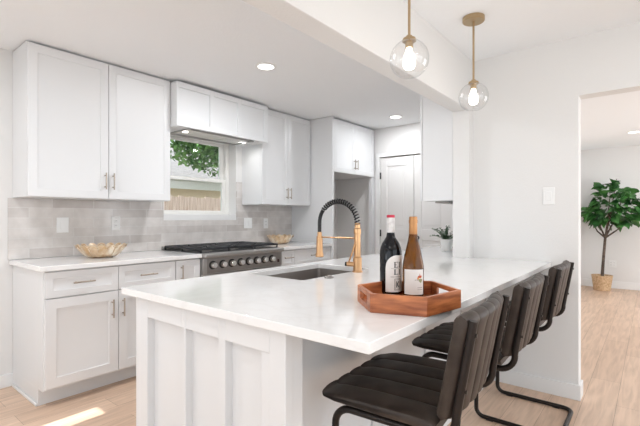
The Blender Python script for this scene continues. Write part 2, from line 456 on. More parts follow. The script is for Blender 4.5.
sash(WX0 + 0.045, WX1 - 0.045, 1.606, 2.050, 3.794, 3.826, 0.042, 0.035, 0.030)
sash(WX0 + 0.045, WX1 - 0.045, 1.262, 1.646, 3.758, 3.790, 0.042, 0.035, 0.034)

# ------------------------------------------------------------------ door_1: double-leaf closet door
d1 = thing('door_1', None, None, (XF, 2.39, 0), kind='structure')
m = M()
m.box(XF - 0.012, XF, DY1, DY1 + 0.058, 0, DZ + 0.058); m.box(XF - 0.012, XF, DY0 - 0.058, DY0, 0, DZ + 0.058); m.box(XF - 0.012, XF, DY0, DY1, DZ, DZ + 0.058)
m.build('door_casing', 'trim', d1, 0.003)
def leaf(y0, y1):
    lf = M()
    F = face_neg_x(XF + 0.045)
    z0, z1 = 0.008, DZ - 0.012
    lf.boxf(F, y0, y1, z0, z1, 0, 0.026)
    for a0, a1, b0, b1 in ((y0, y0 + 0.10, z0, z1), (y1 - 0.10, y1, z0, z1), (y0 + 0.10, y1 - 0.10, z0, 0.22), (y0 + 0.10, y1 - 0.10, 0.93, 1.07), (y0 + 0.10, y1 - 0.10, 1.91, z1)):
        lf.boxf(F, a0, a1, b0, b1, 0.024, 0.035)
    for b0, b1 in ((0.22, 0.93), (1.07, 1.91)):
        lf.boxf(F, y0 + 0.145, y1 - 0.145, b0 + 0.045, b1 - 0.045, 0.024, 0.031)
    return lf.build('door_leaf', 'door', d1, 0.004)
l1 = leaf(2.396, DY1 - 0.004); l2 = leaf(DY0 + 0.004, 2.390)
for hz in (1.79, 1.01, 0.25):
    M().box(XF - 0.004, XF + 0.012, DY1 - 0.016, DY1 + 0.003, hz - 0.045, hz + 0.045).build('hinge', 'black', l1, 0.002, label='black hinge')
M().lathe([(0.026, 0.012), (0.026, 0.006), (0.012, 0.002), (0.011, -0.022), (0.022, -0.030), (0.028, -0.042), (0.024, -0.054), (0.008, -0.060)], (XF + 0.002, 2.340, 0.962), 20, 'x').build('knob', 'black', l2, label='black round knob')

# ------------------------------------------------------------------ upper cabinets
def upper_cabinet(label, x0, x1, y0, z0, z1, splits, handles, hz, name='upper_cabinet', back=YW, hlen=0.128, top=None):
    r = thing(name, label, 'cabinet', ((x0 + x1) / 2, (y0 + back) / 2, z0))
    yb = y0 + 0.022
    M().box(x0, x1, yb, back - 0.002, z0, z1).build('body', 'cabinet', r, 0.0015)
    xs = [x0] + splits + [x1]
    for i in range(len(xs) - 1):
        d = shaker(face_neg_y(y0 + 0.020), xs[i] + 0.002, xs[i + 1] - 0.002, z0 + 0.003, (top or z1) - 0.012, 0.058).build('door', 'cabinet', r)
        for hx in handles:
            if xs[i] < hx < xs[i + 1]:
                bar_pull(face_neg_y(y0), hx, hz, hlen, True).build('handle', 'handle', d, label='bronze bar handle')
    return r
YU = 3.2926
upper_cabinet('wide white two-door wall cabinet at the left end, above the left-hand gold bowl', 0.921, 1.984, YU, 1.366, 2.428, [1.456], [1.426, 1.486], 1.503)
upper_cabinet('tall white two-door wall cabinet between hood and refrigerator panel', 3.075, 3.890, YU, 1.366, 2.428, [3.483], [3.455, 3.512], 1.500)
upper_cabinet('short white two-door cabinet high above the empty refrigerator niche', 3.936, 4.846, 2.962, 1.772, 2.424, [4.380], [4.352, 4.408], 1.895)
# slim dark reveal between the doors and the ceiling is the cabinet's own recess
m = M().box(3.897, 3.932, 2.958, YW - 0.002, 0, ZC - 0.004)
m.build('refrigerator_panel', 'cabinet', bevel=0.002, label='full height white side panel between the tall wall cabinet and the empty refrigerator niche', cat='panel')
m = M().box(4.800, 4.872, 2.966, 3.02, 0, 1.768)
m.build('filler_panel', 'cabinet', bevel=0.002, label='narrow white filler strip at the right of the refrigerator niche, below the short cabinet', cat='panel')
# cabinet on the kitchen side of the partition
r = thing('upper_cabinet', 'white wall cabinet seen end-on beside the beam, above the small potted plant', 'cabinet', (3.60, 1.33, 1.357))
M().box(XP + 0.002, 4.05, YP1 + 0.002, 1.460, 1.357, ZC - 0.006).build('body', 'cabinet', r, 0.0015)
for a0, a1 in ((XP + 0.004, 3.594), (3.598, 4.048)):
    d = shaker(face_pos_y(1.463), a0, a1, 1.360, ZC - 0.02, 0.058).build('door', 'cabinet', r)
    bar_pull(face_pos_y(1.483), 3.56 if a0 < 3.3 else 3.63, 1.5, 0.128, True).build('handle', 'handle', d, label='bronze bar handle')
M().box(3.30, 4.0, 1.30, 1.42, 1.343, 1.356).build('light_strip', 'steel_dark', r, 0.002)

# ------------------------------------------------------------------ range hood cover
hd = thing('range_hood', 'white panelled range hood box with steel underside above the window', 'range hood', (2.53, 3.41, 2.02))
hx0, hx1, hy, hz0, hz1 = 1.987, 3.072, 3.199, 2.022, 2.408
m = M()
m.box(hx0, hx0 + 0.02, hy + 0.012, YW - 0.002, hz0, hz1); m.box(hx1 - 0.02, hx1, hy + 0.012, YW - 0.002, hz0, hz1)
m.box(hx0 + 0.02, hx1 - 0.02, hy + 0.012, hy + 0.03, hz0, hz1); m.box(hx0 + 0.02, hx1 - 0.02, hy + 0.03, YW - 0.002, hz0 + 0.09, hz1)
m.box(hx0 + 0.02, 2.121, hy + 0.03, YW - 0.002, hz0, hz0 + 0.02); m.box(2.905, hx1 - 0.02, hy + 0.03, YW - 0.002, hz0, hz0 + 0.02)
m.build('hood_body', 'hood', hd, 0.002)
m = M()
F = face_neg_y(hy + 0.012)
for a0, a1 in ((hx0, 2.004), (2.333, 2.378), (2.664, 2.706), (3.018, hx1)):
    m.boxf(F, a0, a1, hz0, hz1, 0, 0.012)
for a0, a1 in ((2.004, 2.333), (2.378, 2.664), (2.706, 3.018)):
    m.boxf(F, a0, a1, hz0, hz0 + 0.045, 0, 0.012); m.boxf(F, a0, a1, hz1 - 0.05, hz1, 0, 0.012)
m.build('face_frame', 'hood', hd, 0.002)
m = M()
ix0, ix1, iy0, iy1 = 2.121, 2.905, 3.236, 3.560
m.box(ix0, ix1, iy0, iy0 + 0.012, hz0 - 0.012, hz0 + 0.03); m.box(ix0, ix1, iy1 - 0.012, iy1, hz0 - 0.012, hz0 + 0.03)
m.box(ix0, ix0 + 0.012, iy0 + 0.012, iy1 - 0.012, hz0 - 0.012, hz0 + 0.03); m.box(ix1 - 0.012, ix1, iy0 + 0.012, iy1 - 0.012, hz0 - 0.012, hz0 + 0.03)
ins = m.build('insert_rim', 'steel', hd, 0.002)
M().box(ix0 + 0.012, ix1 - 0.012, iy0 + 0.012, iy1 - 0.012, hz0 + 0.004, hz0 + 0.012).build('underside_plate', 'satin', ins, 0.001)
for fx in (2.30, 2.62):
    m = M()
    for k in range(9):
        m.box(fx + 0.03 * k, fx + 0.03 * k + 0.018, 3.30, 3.50, hz0 - 0.004, hz0 + 0.005)
    m.build('baffle_filter', 'satin', ins, 0.002)
for fx in (2.20, 2.86):
    M().lathe([(0.026, 0.0), (0.026, -0.005), (0.020, -0.007)], (fx, 3.40, hz0 + 0.004), 18).build('hood_lamp', 'can', ins)
    lamp('hood_beam', 'AREA', (fx, 3.40, hz0 - 0.006), 0.9, (1.0, 0.98, 0.95), (0, 0, -1), shape='DISK', size=0.05)

# ------------------------------------------------------------------ backsplash, outlets
m = M()
yt = YW - 0.009
m.box(0.893, WX0, yt, YW - 0.001, 0.916, 1.364); m.box(WX1, 3.895, yt, YW - 0.001, 0.916, 1.364); m.box(WX0, WX1, yt, YW - 0.001, 0.916, WZ0)
m.box(1.986, WX0, yt, YW - 0.001, 1.364, 1.62); m.box(WX1, 3.072, yt, YW - 0.001, 1.364, 1.62)
m.build('tile_backsplash', 'tile', smooth=False, label='grey-beige glazed subway tile backsplash between the counter and wall cabinets', cat='backsplash')

def wall_plate(F, a, b_, wide, label, cat, gangs, kindo, name):
    p = F[0] + F[1] * a + F[2] * b_
    r = thing(name, label, cat, (p.x, p.y, b_ - 0.06))
    M().boxf(F, a - wide / 2, a + wide / 2, b_ - 0.06, b_ + 0.06, 0.0005, 0.006).build('cover_plate', 'plate', r, 0.003)
    for g in range(gangs):
        c = a + (g - (gangs - 1) / 2) * 0.046
        if kindo == 'switch':
            m = M(); m.boxf(F, c - 0.0165, c + 0.0165, b_ - 0.033, b_ + 0.033, 0.005, 0.009); m.build('rocker', 'plate', r, 0.002)
        else:
            for s in (-0.02, 0.02):
                k = M().boxf(F, c - 0.016, c + 0.016, b_ + s - 0.0155, b_ + s + 0.0155, 0.005, 0.0085).build('socket', 'plate', r, 0.004)
                mm = M(); mm.boxf(F, c - 0.008, c - 0.005, b_ + s - 0.003, b_ + s + 0.008, 0.008, 0.0092); mm.boxf(F, c + 0.005, c + 0.008, b_ + s - 0.003, b_ + s + 0.008, 0.008, 0.0092)
                mm.build('slots', 'slot', k)
    return r
FT = face_neg_y(yt)
wall_plate(FT, 1.245, 1.163, 0.086, 'white switch plate at the left end of the tile, left of the left-hand gold bowl', 'switch', 1, 'switch', 'wall_switch')
wall_plate(FT, 1.657, 1.172, 0.075, 'white wall outlet on the tile above the left-hand gold bowl', 'outlet', 1, 'outlet', 'wall_outlet')
wall_plate(FT, 3.155, 1.158, 0.118, 'wide white double switch plate on the tile just right of the window', 'switch', 2, 'switch', 'wall_switch')
wall_plate(FT, 3.435, 1.152, 0.072, 'white wall outlet on the tile above the right-hand gold bowl', 'outlet', 1, 'outlet', 'wall_outlet')
wall_plate(face_neg_x(XW), 0.558, 1.372, 0.074, 'white light switch on the dining wall near the opening', 'switch', 1, 'switch', 'wall_switch')
wall_plate(face_neg_x(XH), 0.53, 0.42, 0.11, 'white outlet low on the side room wall behind the fig tree', 'outlet', 2, 'outlet', 'wall_outlet')

# ------------------------------------------------------------------ base cabinets along the window wall
YC = 2.984
yd = YC + 0.020       # front plane of doors is yd - 0.02 .. body behind
def base_body(r, x0, x1, toe=0.112):
    m = M()
    m.box(x0, x1, YC + 0.022, YW - 0.004, toe, 0.880)
    return m.build('body', 'cabinet', r, 0.0015)
def toe_kick(r, x0, x1, y=3.055):
    return M().box(x0, x1, y, YW - 0.01, 0.0, 0.112).build('toe_kick', 'cabinet', r, 0.0015)
FB = face_neg_y(YC + 0.021)
r = thing('base_cabinet', 'white base cabinet with two drawers over two doors at the left end', 'cabinet', (1.39, 3.3, 0))
base_body(r, 0.934, 1.844)
toe_kick(r, 0.934, 1.842, 3.095)
M().box(0.922, 0.9335, YC + 0.02, YW - 0.004, 0.112, 0.880).box(0.922, 0.9335, 3.094, YW - 0.004, 0.0, 0.112).build('end_panel', 'cabinet', r, 0.0015)
M().box(0.910, 0.9215, 3.094, YW - 0.03, 0.0, 0.020).build('shoe_moulding', 'trim', r, 0.004)
for x0, x1, hx in ((0.930, 1.387, 1.152), (1.391, 1.842, 1.607)):
    d = shaker(FB, x0, x1, 0.706, 0.872, 0.045, recess=0.008).build('drawer', 'cabinet', r)
    bar_pull(face_neg_y(YC + 0.001), hx, 0.793, 0.135, False).build('handle', 'handle', d, label='bronze bar handle')
for x0, x1, hx in ((0.930, 1.387, 1.342), (1.391, 1.842, 1.418)):
    d = shaker(FB, x0, x1, 0.128, 0.699, 0.064).build('door', 'cabinet', r)
    bar_pull(face_neg_y(YC + 0.001), hx, 0.578, 0.130, True).build('handle', 'handle', d, label='bronze bar handle')
r = thing('narrow_cabinet', 'narrow white base cabinet between the two-drawer cabinet and the range', 'cabinet', (1.96, 3.3, 0))
base_body(r, 1.848, 2.076); toe_kick(r, 1.848, 2.076, 3.095)
d = shaker(FB, 1.850, 2.074, 0.128, 0.872, 0.055).build('door', 'cabinet', r)
bar_pull(face_neg_y(YC + 0.001), 1.893, 0.770, 0.130, True).build('handle', 'handle', d, label='bronze bar handle')
r = thing('base_cabinet', 'white base cabinet with drawers right of the range, below the right-hand gold bowl', 'cabinet', (3.47, 3.3, 0))
base_body(r, 3.045, 3.892); toe_kick(r, 3.045, 3.892, 3.03)
for x0, x1 in ((3.047, 3.262), (3.266, 3.890)):
    d = shaker(FB, x0, x1, 0.706, 0.872, 0.042, recess=0.008).build('drawer', 'cabinet', r)
    bar_pull(face_neg_y(YC + 0.001), (x0 + x1) / 2, 0.80, 0.13, False).build('handle', 'handle', d, label='bronze bar handle')
    d = shaker(FB, x0, x1, 0.128, 0.699, 0.055).build('door', 'cabinet', r)
    bar_pull(face_neg_y(YC + 0.001), x1 - 0.03, 0.60, 0.13, True).build('handle', 'handle', d, label='bronze bar handle')
CT = 0.914
m = M().box(0.898, 2.079, 2.962, yt - 0.001, 0.882, CT)
m.build('countertop', 'counter', bevel=0.003, label='white quartz countertop left of the range, carrying the left-hand gold bowl', cat='countertop')
m = M().box(3.041, 3.893, 2.962, yt - 0.001, 0.882, CT)
m.build('countertop', 'counter', bevel=0.003, label='white quartz countertop right of the range, carrying the right-hand gold bowl', cat='countertop')

# ------------------------------------------------------------------ range
rg = thing('gas_range', 'stainless gas range with black grates and a row of knobs under the window', 'range', (2.56, 3.3, 0))
rx0, rx1, ry = 2.083, 3.037, 2.956
m = M().box(rx0, rx1, ry + 0.03, yt - 0.002, 0.10, 0.905)
m.build('range_body', 'steel', rg, 0.003)
for x_ in (rx0 + 0.05, rx1 - 0.05):
    for y_ in (3.03, 3.56):
        M().lathe([(0.02, 0.0), (0.02, 0.101)], (x_, y_, 0), 12).build('foot', 'steel_dark', rg)
m = M().box(rx0, rx1, ry, ry + 0.03, 0.735, 0.874)
cp = m.build('control_panel', 'steel', rg, 0.003)
m = M().box(rx0 + 0.04, rx1 - 0.02, ry - 0.003, ry, 0.742, 0.868)
m.build('control_face', 'steel_dark', cp, 0.001)
# bullnose strip under the cooktop
m = M().box(rx0 - 0.001, rx1 + 0.001, ry - 0.035, ry + 0.05, 0.876, 0.917)
m.build('front_rail', 'steel', rg, 0.012, segs=4)
M().box(rx0, rx1, ry + 0.05, yt - 0.004, 0.905, 0.918).build('cooktop', 'black', rg, 0.002)
m = M().box(rx0, rx1, yt - 0.035, yt - 0.004, 0.918, 0.950)
m.build('back_trim', 'steel', rg, 0.004)
for i, kx in enumerate((2.178, 2.284, 2.385, 2.487, 2.585, 2.684, 2.782, 2.885)):
    k = M().lathe([(0.027, -0.006), (0.026, -0.038), (0.022, -0.043), (0.0, -0.044)], (kx, ry - 0.002, 0.812), 24, 'y', close=False).build('knob', 'chrome', cp)
    M().lathe([(0.037, -0.001), (0.037, -0.006), (0.026, -0.009)], (kx, ry - 0.002, 0.812), 24, 'y').build('bezel', 'black', k)
    M().box(kx - 0.004, kx + 0.004, ry - 0.047, ry - 0.042, 0.792, 0.834).build('grip', 'chrome', k, 0.001)
M().box(2.968, 2.992, ry - 0.006, ry - 0.003, 0.770, 0.800).build('badge', 'badge', cp, label='small dark badge')
od = M().box(rx0 + 0.004, rx1 - 0.004, ry + 0.002, ry + 0.03, 0.20, 0.728).build('oven_door', 'steel', rg, 0.004)
M().box(rx0 + 0.15, rx1 - 0.15, ry - 0.001, ry + 0.003, 0.30, 0.58).build('oven_window', 'black', od)
mm = M(); mm.tube([(rx0 + 0.05, ry - 0.055, 0.675), (rx1 - 0.05, ry - 0.055, 0.675)], 0.013, 12)
for x_ in (rx0 + 0.09, rx1 - 0.09):
    mm.tube([(x_, ry + 0.002, 0.675), (x_, ry - 0.055, 0.675)], 0.010, 10)
mm.build('oven_handle', 'chrome', od)
M().box(rx0 + 0.004, rx1 - 0.004, ry + 0.01, ry + 0.03, 0.105, 0.19).build('lower_panel', 'steel_dark', rg, 0.003)
gw = (rx1 - rx0 - 0.03) / 3
for g in range(3):
    gx0 = rx0 + 0.015 + g * gw + 0.003; gx1 = gx0 + gw - 0.006
    gy0, gy1 = ry + 0.055, yt - 0.045
    m = M(); zt = 0.948
    rr = 0.0095
    m.tube([(gx0, gy0, zt), (gx1, gy0, zt), (gx1, gy1, zt), (gx0, gy1, zt)], rr, 8, closed=True)
    m.tube([(gx0, (gy0 + gy1) / 2, zt), (gx1, (gy0 + gy1) / 2, zt)], rr, 8)
    for cy in (gy0 + (gy1 - gy0) * 0.25, gy0 + (gy1 - gy0) * 0.75):
        cx = (gx0 + gx1) / 2
        for a in range(4):
            dx, dy = math.cos(a * PI / 2 + PI / 4), math.sin(a * PI / 2 + PI / 4)
            m.tube([(cx + dx * 0.035, cy + dy * 0.035, zt + 0.004), (cx + dx * 0.10, cy + dy * 0.10, zt + 0.004), (cx + dx * 0.17, cy + dy * 0.14, zt)], rr * 0.9, 8)
        for a in range(4):
            dx, dy = math.cos(a * PI / 2), math.sin(a * PI / 2)
            m.tube([(cx + dx * 0.03, cy + dy * 0.03, zt + 0.004), (cx + dx * (gx1 - gx0) / 2, cy + dy * (gy1 - gy0) / 4, zt)], rr * 0.9, 8)
    for x_ in (gx0, gx1):
        for y_ in (gy0, (gy0 + gy1) / 2, gy1):
            m.tube([(x_, y_, 0.917), (x_, y_, zt)], 0.008, 8)
    m.build('grate', 'iron', rg)
    for cy in (gy0 + (gy1 - gy0) * 0.25, gy0 + (gy1 - gy0) * 0.75):
        b_ = M().lathe([(0.055, 0.916), (0.055, 0.922), (0.040, 0.926), (0.038, 0.933)], ((gx0 + gx1) / 2, cy, 0), 24).build('burner', 'steel_dark', rg)
        M().lathe([(0.034, 0.933), (0.034, 0.939), (0.028, 0.941)], ((gx0 + gx1) / 2, cy, 0), 20).build('burner_cap', 'iron', b_)

# ------------------------------------------------------------------ peninsula
PX0, PY0, PY1 = 0.8636, 0.542, 1.830
SX0, SX1, SY0, SY1 = 1.517, 2.130, 1.336, 1.735
PXE = 4.25
def slab_with_hole(outer, hole, z0, z1):
    """outer and hole are loops; builds a watertight slab by bridging through a bmesh triangle fill"""
    bm = bmesh.new()
    def loop(pts, z):
        vs = [bm.verts.new((p[0], p[1], z)) for p in pts]
        return vs, [bm.edges.new((vs[i], vs[(i + 1) % len(vs)])) for i in range(len(vs))]
    out = M()
    for z in (z0, z1):
        v1, e1 = loop(outer, z); v2, e2 = loop(hole, z)
        bmesh.ops.triangle_fill(bm, use_beauty=True, use_dissolve=True, edges=e1 + e2)
    bm.verts.index_update()
    vs = [tuple(v.co) for v in bm.verts]; fs = [tuple(v.index for v in f.verts) for f in bm.faces]
    no, nh = len(outer), len(hole); st = no + nh
    fs += [(i, (i + 1) % no, st + (i + 1) % no, st + i) for i in range(no)]
    fs += [(no + i, no + (i + 1) % nh, st + no + (i + 1) % nh, st + no + i) for i in range(nh)]
    bm.free()
    return out.add(vs, fs)
def rrect(x0, x1, y0, y1, r, n=5):
    pts = []
    for cx, cy, a in ((x1 - r, y1 - r, 0), (x0 + r, y1 - r, 90), (x0 + r, y0 + r, 180), (x1 - r, y0 + r, 270)):
        for i in range(n + 1):
            t = math.radians(a + 90 * i / n); pts.append((cx + r * math.cos(t), cy + r * math.sin(t)))
    return pts
outer = [(PX0, PY0), (XW - 0.001, PY0), (XW - 0.001, YP0 - 0.001), (XP - 0.001, YP0 - 0.001), (XP - 0.001, YP1 + 0.001), (PXE, YP1 + 0.001), (PXE, PY1), (PX0, PY1)]
hole = rrect(SX0, SX1, SY0, SY1, 0.02)
slab_with_hole(outer, hole, 0.884, CT).build('peninsula_countertop', 'counter', bevel=0.0025, label='large white quartz peninsula countertop with the sink and wooden tray', cat='countertop')

pb = thing('peninsula_cabinet', 'white peninsula base with board-and-batten end under the large quartz top', 'cabinet', (2.0, 1.3, 0))
XE = 0.890; YE0, YE1 = 0.852, 1.751; YPB = 0.950
m = M()
YK = 1.775
m.box(XE + 0.045, 1.46, YPB, YE1 - 0.02, 0.0, 0.882); m.box(1.1, 1.46, YE1 - 0.02, YK, 0.0, 0.882); m.box(2.19, XP - 0.004, YPB, YK, 0.0, 0.882)
m.box(1.46, 2.19, YPB, YK, 0.0, 0.60); m.box(1.46, 2.19, YPB, YPB + 0.05, 0.60, 0.882); m.box(1.46, 2.19, YK - 0.016, YK, 0.60, 0.882)
m.box(XP - 0.004, XW - 0.002, YPB, YP0 - 0.003, 0, 0.882)
m.box(XP - 0.004, PXE - 0.02, YP1 + 0.004, YK, 0, 0.882)
m.build('body', 'cabinet', pb, 0.001)
m = M(); F = face_neg_x(XE + 0.034)
m.boxf(F, YE0 + 0.002, YE1, 0.0, 0.882, -0.01, 0.003)
for a0, a1 in ((YE0, 0.920), (1.137, 1.172), (1.375, 1.391), (1.655, YE1)):
    m.boxf(F, a0, a1, 0.0, 0.882, 0.0, 0.034)
m.boxf(F, 0.920, 1.137, 0.802, 0.882, 0.0, 0.034); m.boxf(F, 1.172, 1.375, 0.802, 0.882, 0.0, 0.034); m.boxf(F, 1.391, 1.655, 0.802, 0.882, 0.0, 0.034)
m.boxf(F, 0.920, 1.137, 0.0, 0.13, 0.0, 0.034); m.boxf(F, 1.172, 1.375, 0.0, 0.13, 0.0, 0.034); m.boxf(F, 1.391, 1.655, 0.0, 0.13, 0.0, 0.034)
m.build('batten_end_panel', 'cabinet', pb, 0.002)
M().box(XE + 0.003, 0.970, YE0 + 0.001, YPB + 0.01, 0.0, 0.882).build('corner_post', 'cabinet', pb, 0.002)
m = M(); F = face_neg_y(YPB)
for a0 in (1.02, 1.53, 2.06, 2.59, 3.09):
    m.boxf(F, a0, a0 + 0.045, 0.09, 0.882, 0.0, 0.012)
m.boxf(F, 0.972, XW - 0.016, 0.0, 0.09, 0.0, 0.014)
m.build('batten_back_panel', 'cabinet', pb, 0.002)

# sink
m = M()
zt, zb = 0.884, 0.675
o1 = rrect(SX0 - 0.012, SX1 + 0.012, SY0 - 0.012, SY1 + 0.012, 0.03); i1 = rrect(SX0 - 0.002, SX1 + 0.002, SY0 - 0.002, SY1 + 0.002, 0.022)
i2 = rrect(SX0 + 0.004, SX1 - 0.004, SY0 + 0.004, SY1 - 0.004, 0.03); o2 = rrect(SX0 - 0.010, SX1 + 0.010, SY0 - 0.010, SY1 + 0.010, 0.03)
k = len(o1); z1_ = zt - 0.0015
vs = [(x, y, z1_) for x, y in o1] + [(x, y, z1_) for x, y in i1] + [(x, y, zb + 0.01) for x, y in i2] + [(x, y, zb) for x, y in o2]
fs = []
for q in range(2):
    for j in range(k):
        fs.append((q * k + j, q * k + (j + 1) % k, (q + 1) * k + (j + 1) % k, (q + 1) * k + j))
for j in range(k):
    fs.append((j, (j + 1) % k, 3 * k + (j + 1) % k, 3 * k + j))
fs.append(tuple(range(2 * k, 3 * k))); fs.append(tuple(range(3 * k, 4 * k)))
m.add(vs, fs)
sk = thing('kitchen_sink', 'rectangular stainless undermount sink set into the peninsula', 'sink', (1.82, 1.53, zb))
m.build('basin', 'sink', sk)
M().lathe([(0.045, 0.0), (0.045, 0.004), (0.036, 0.004), (0.030, 0.001), (0.004, 0.001)], (1.82, 1.53, zb + 0.010), 24).build('drain', 'chrome', sk)
M().lathe([(0.024, 0.0), (0.024, 0.006), (0.020, 0.009), (0.013, 0.009), (0.012, 0.013), (0.002, 0.014)], (1.661, 1.283, CT + 0.0005), 24).build('sink_button', 'steel_dark', label='small round chrome button on the counter in front of the sink', cat='button')

# faucet
fx, fy = 1.945, 1.299
fa = thing('spring_faucet', 'gold pull-down kitchen faucet with black spring hose over the sink', 'faucet', (fx, fy, CT))
M().lathe([(0.030, 0.0005), (0.030, 0.006), (0.025, 0.008), (0.025, 0.080), (0.021, 0.085), (0.0185, 0.088), (0.0185, 0.215), (0.021, 0.218), (0.021, 0.245), (0.016, 0.250), (0.016, 0.275), (0.012, 0.280)], (fx, fy, CT), 24).build('post', 'gold', fa)
# side lever
m = M(); m.tube([(fx - 0.015, fy + 0.012, CT + 0.045), (fx - 0.030, fy + 0.05, CT + 0.045)], 0.014, 14)
lv = m.build('lever_hub', 'gold', fa)
M().tube([(fx - 0.028, fy + 0.045, CT + 0.045), (fx - 0.034, fy + 0.060, CT + 0.045)], 0.012, 12).build('lever_cap', 'black', lv, label='black lever cap')
M().tube([(fx - 0.026, fy + 0.042, CT + 0.052), (fx - 0.024, fy + 0.015, CT + 0.120), (fx - 0.022, fy - 0.0, CT + 0.165)], [0.005, 0.0055, 0.006], 8).build('lever', 'gold', lv)
hy_ = 1.575
pth = []
cy, rad = (fy + hy_) / 2, (hy_ - fy) / 2
zs = 1.190
pth += [Vector((fx, fy, zs - 0.015 + 0.005 * i)) for i in range(3)]
for i in range(0, 25):
    a = PI * i / 24
    pth.append(Vector((fx, cy - rad * math.cos(a), zs + math.sin(a) * 0.128)))
pth += [Vector((fx, hy_, zs - 0.012 * i)) for i in range(1, 6)]
pth.append(Vector((fx, hy_, 1.120)))
M().tube(pth[22:], 0.0115, 12).build('hose', 'hose', fa, label='black hose')
# spring coil around the arc
fine = []
sub = pth[:23]
for i in range(len(sub) - 1):
    for t in range(6):
        fine.append(sub[i].lerp(sub[i + 1], t / 6))
seglen = [0]
for i in range(1, len(fine)):
    seglen.append(seglen[-1] + (fine[i] - fine[i - 1]).length)
tot = seglen[-1]; turns = 21; coil = []
NS = turns * 12
idx = 0
for s in range(NS + 1):
    d = tot * s / NS
    while idx < len(fine) - 2 and seglen[idx + 1] < d:
        idx += 1
    t = (d - seglen[idx]) / max(1e-9, seglen[idx + 1] - seglen[idx])
    p = fine[idx].lerp(fine[idx + 1], t); tg = (fine[idx + 1] - fine[idx]).normalized()
    nx = Vector((1, 0, 0)); bz = tg.cross(nx)
    a = 2 * PI * turns * s / NS
    coil.append(p + nx * (0.0130 * math.cos(a)) + bz * (0.0130 * math.sin(a)))
M().tube(coil, 0.0042, 7).build('spring', 'hose', fa, label='black spring coil')
M().tube(pth[:24], 0.0065, 10).build('inner_hose', 'steel', fa)
M().lathe([(0.013, 1.135), (0.014, 1.128), (0.014, 1.102), (0.019, 1.096), (0.020, 1.030), (0.021, 1.010), (0.025, 0.998), (0.025, 0.985), (0.020, 0.982)], (fx, hy_, 0), 22).build('spray_head', 'gold', fa)
m = M(); m.tube([(fx, fy + 0.015, 1.104), (fx, hy_ - 0.012, 1.104)], 0.0048, 10)
m.lathe([(0.016, 1.098), (0.0185, 1.098), (0.0185, 1.110), (0.016, 1.110)], (fx, hy_, 0), 20)
m.build('support_arm', 'gold', fa)

# ------------------------------------------------------------------ hexagonal tray
tr = thing('serving_tray', 'hexagonal acacia wood tray with cut-out handles under the wine bottles', 'tray', (1.335, 0.68, CT))
hexa = [(1.267, 0.846), (1.140, 0.712), (1.197, 0.541), (1.395, 0.507), (1.530, 0.668), (1.410, 0.820)]
def inset_poly(poly, d):
    k = len(poly); out = []
    area = sum(poly[i][0] * poly[(i + 1) % k][1] - poly[(i + 1) % k][0] * poly[i][1] for i in range(k))
    sgn = 1 if area > 0 else -1
    for i in range(k):
        p0, p1, p2 = Vector(poly[i - 1]), Vector(poly[i]), Vector(poly[(i + 1) % k])
        e1 = (p1 - p0).normalized(); e2 = (p2 - p1).normalized()
        n1 = Vector((-e1.y, e1.x)) * sgn; n2 = Vector((-e2.y, e2.x)) * sgn
        b_ = (n1 + n2).normalized(); out.append(tuple(p1 + b_ * (d / max(0.3, b_.dot(n1)))))
    return out
inner = inset_poly(hexa, 0.013)
z0, z1 = CT + 0.0005, CT + 0.062
M().prism(inset_poly(hexa, 0.004), z0, z0 + 0.010).build('tray_base', 'acacia', tr, 0.001)
for i in range(6):
    j = (i + 1) % 6
    a, b_, c, d = Vector(hexa[i]), Vector(hexa[j]), Vector(inner[j]), Vector(inner[i])
    m = M()
    if i in (0, 3):   # sides with a slot handle
        def at_(t, w_):
            return (a.lerp(b_, t)).lerp(d.lerp(c, t), w_)
        def seg(t0, t1, q0, q1):
            P = [at_(t0, 0), at_(t1, 0), at_(t1, 1), at_(t0, 1)]
            m.prism([tuple(p) for p in P], q0, q1)
        seg(0, 0.24, z0, z1); seg(0.76, 1, z0, z1); seg(0.24, 0.76, z0, z0 + 0.020); seg(0.24, 0.76, z0 + 0.046, z1)
    else:
        m.prism([tuple(a), tuple(b_), tuple(c), tuple(d)], z0, z1)
    m.build('tray_side', 'acacia', tr, 0.0012)

# ------------------------------------------------------------------ wine bottles
def cyl_patch(c, r, a0, a1, z0, z1, th=0.0006, n=14, top=None):
    """a curved label on a cylinder; top(t) optionally lowers the top edge"""
    m = M(); vs = []
    for i in range(n + 1):
        t = i / n; a = a0 + (a1 - a0) * t
        zt_ = top(t) if top else z1
        for rr in (r + 0.0002, r + th):
            for z in (z0, zt_):
                vs.append((c[0] + rr * math.cos(a), c[1] + rr * math.sin(a), z))
    fs = []
    for i in range(n):
        o, p = i * 4, i * 4 + 4
        fs += [(o + 2, p + 2, p + 3, o + 3), (o, o + 1, p + 1, p), (o + 1, o + 3, p + 3, p + 1), (o, p, p + 2, o + 2)]
    fs += [(0, 1, 3, 2), (n * 4, n * 4 + 1, n * 4 + 3, n * 4 + 2)]
    return m.add(vs, fs)
def view_angle(c):
    return math.atan2(-c[1], -c[0])
ZB = CT + 0.0108
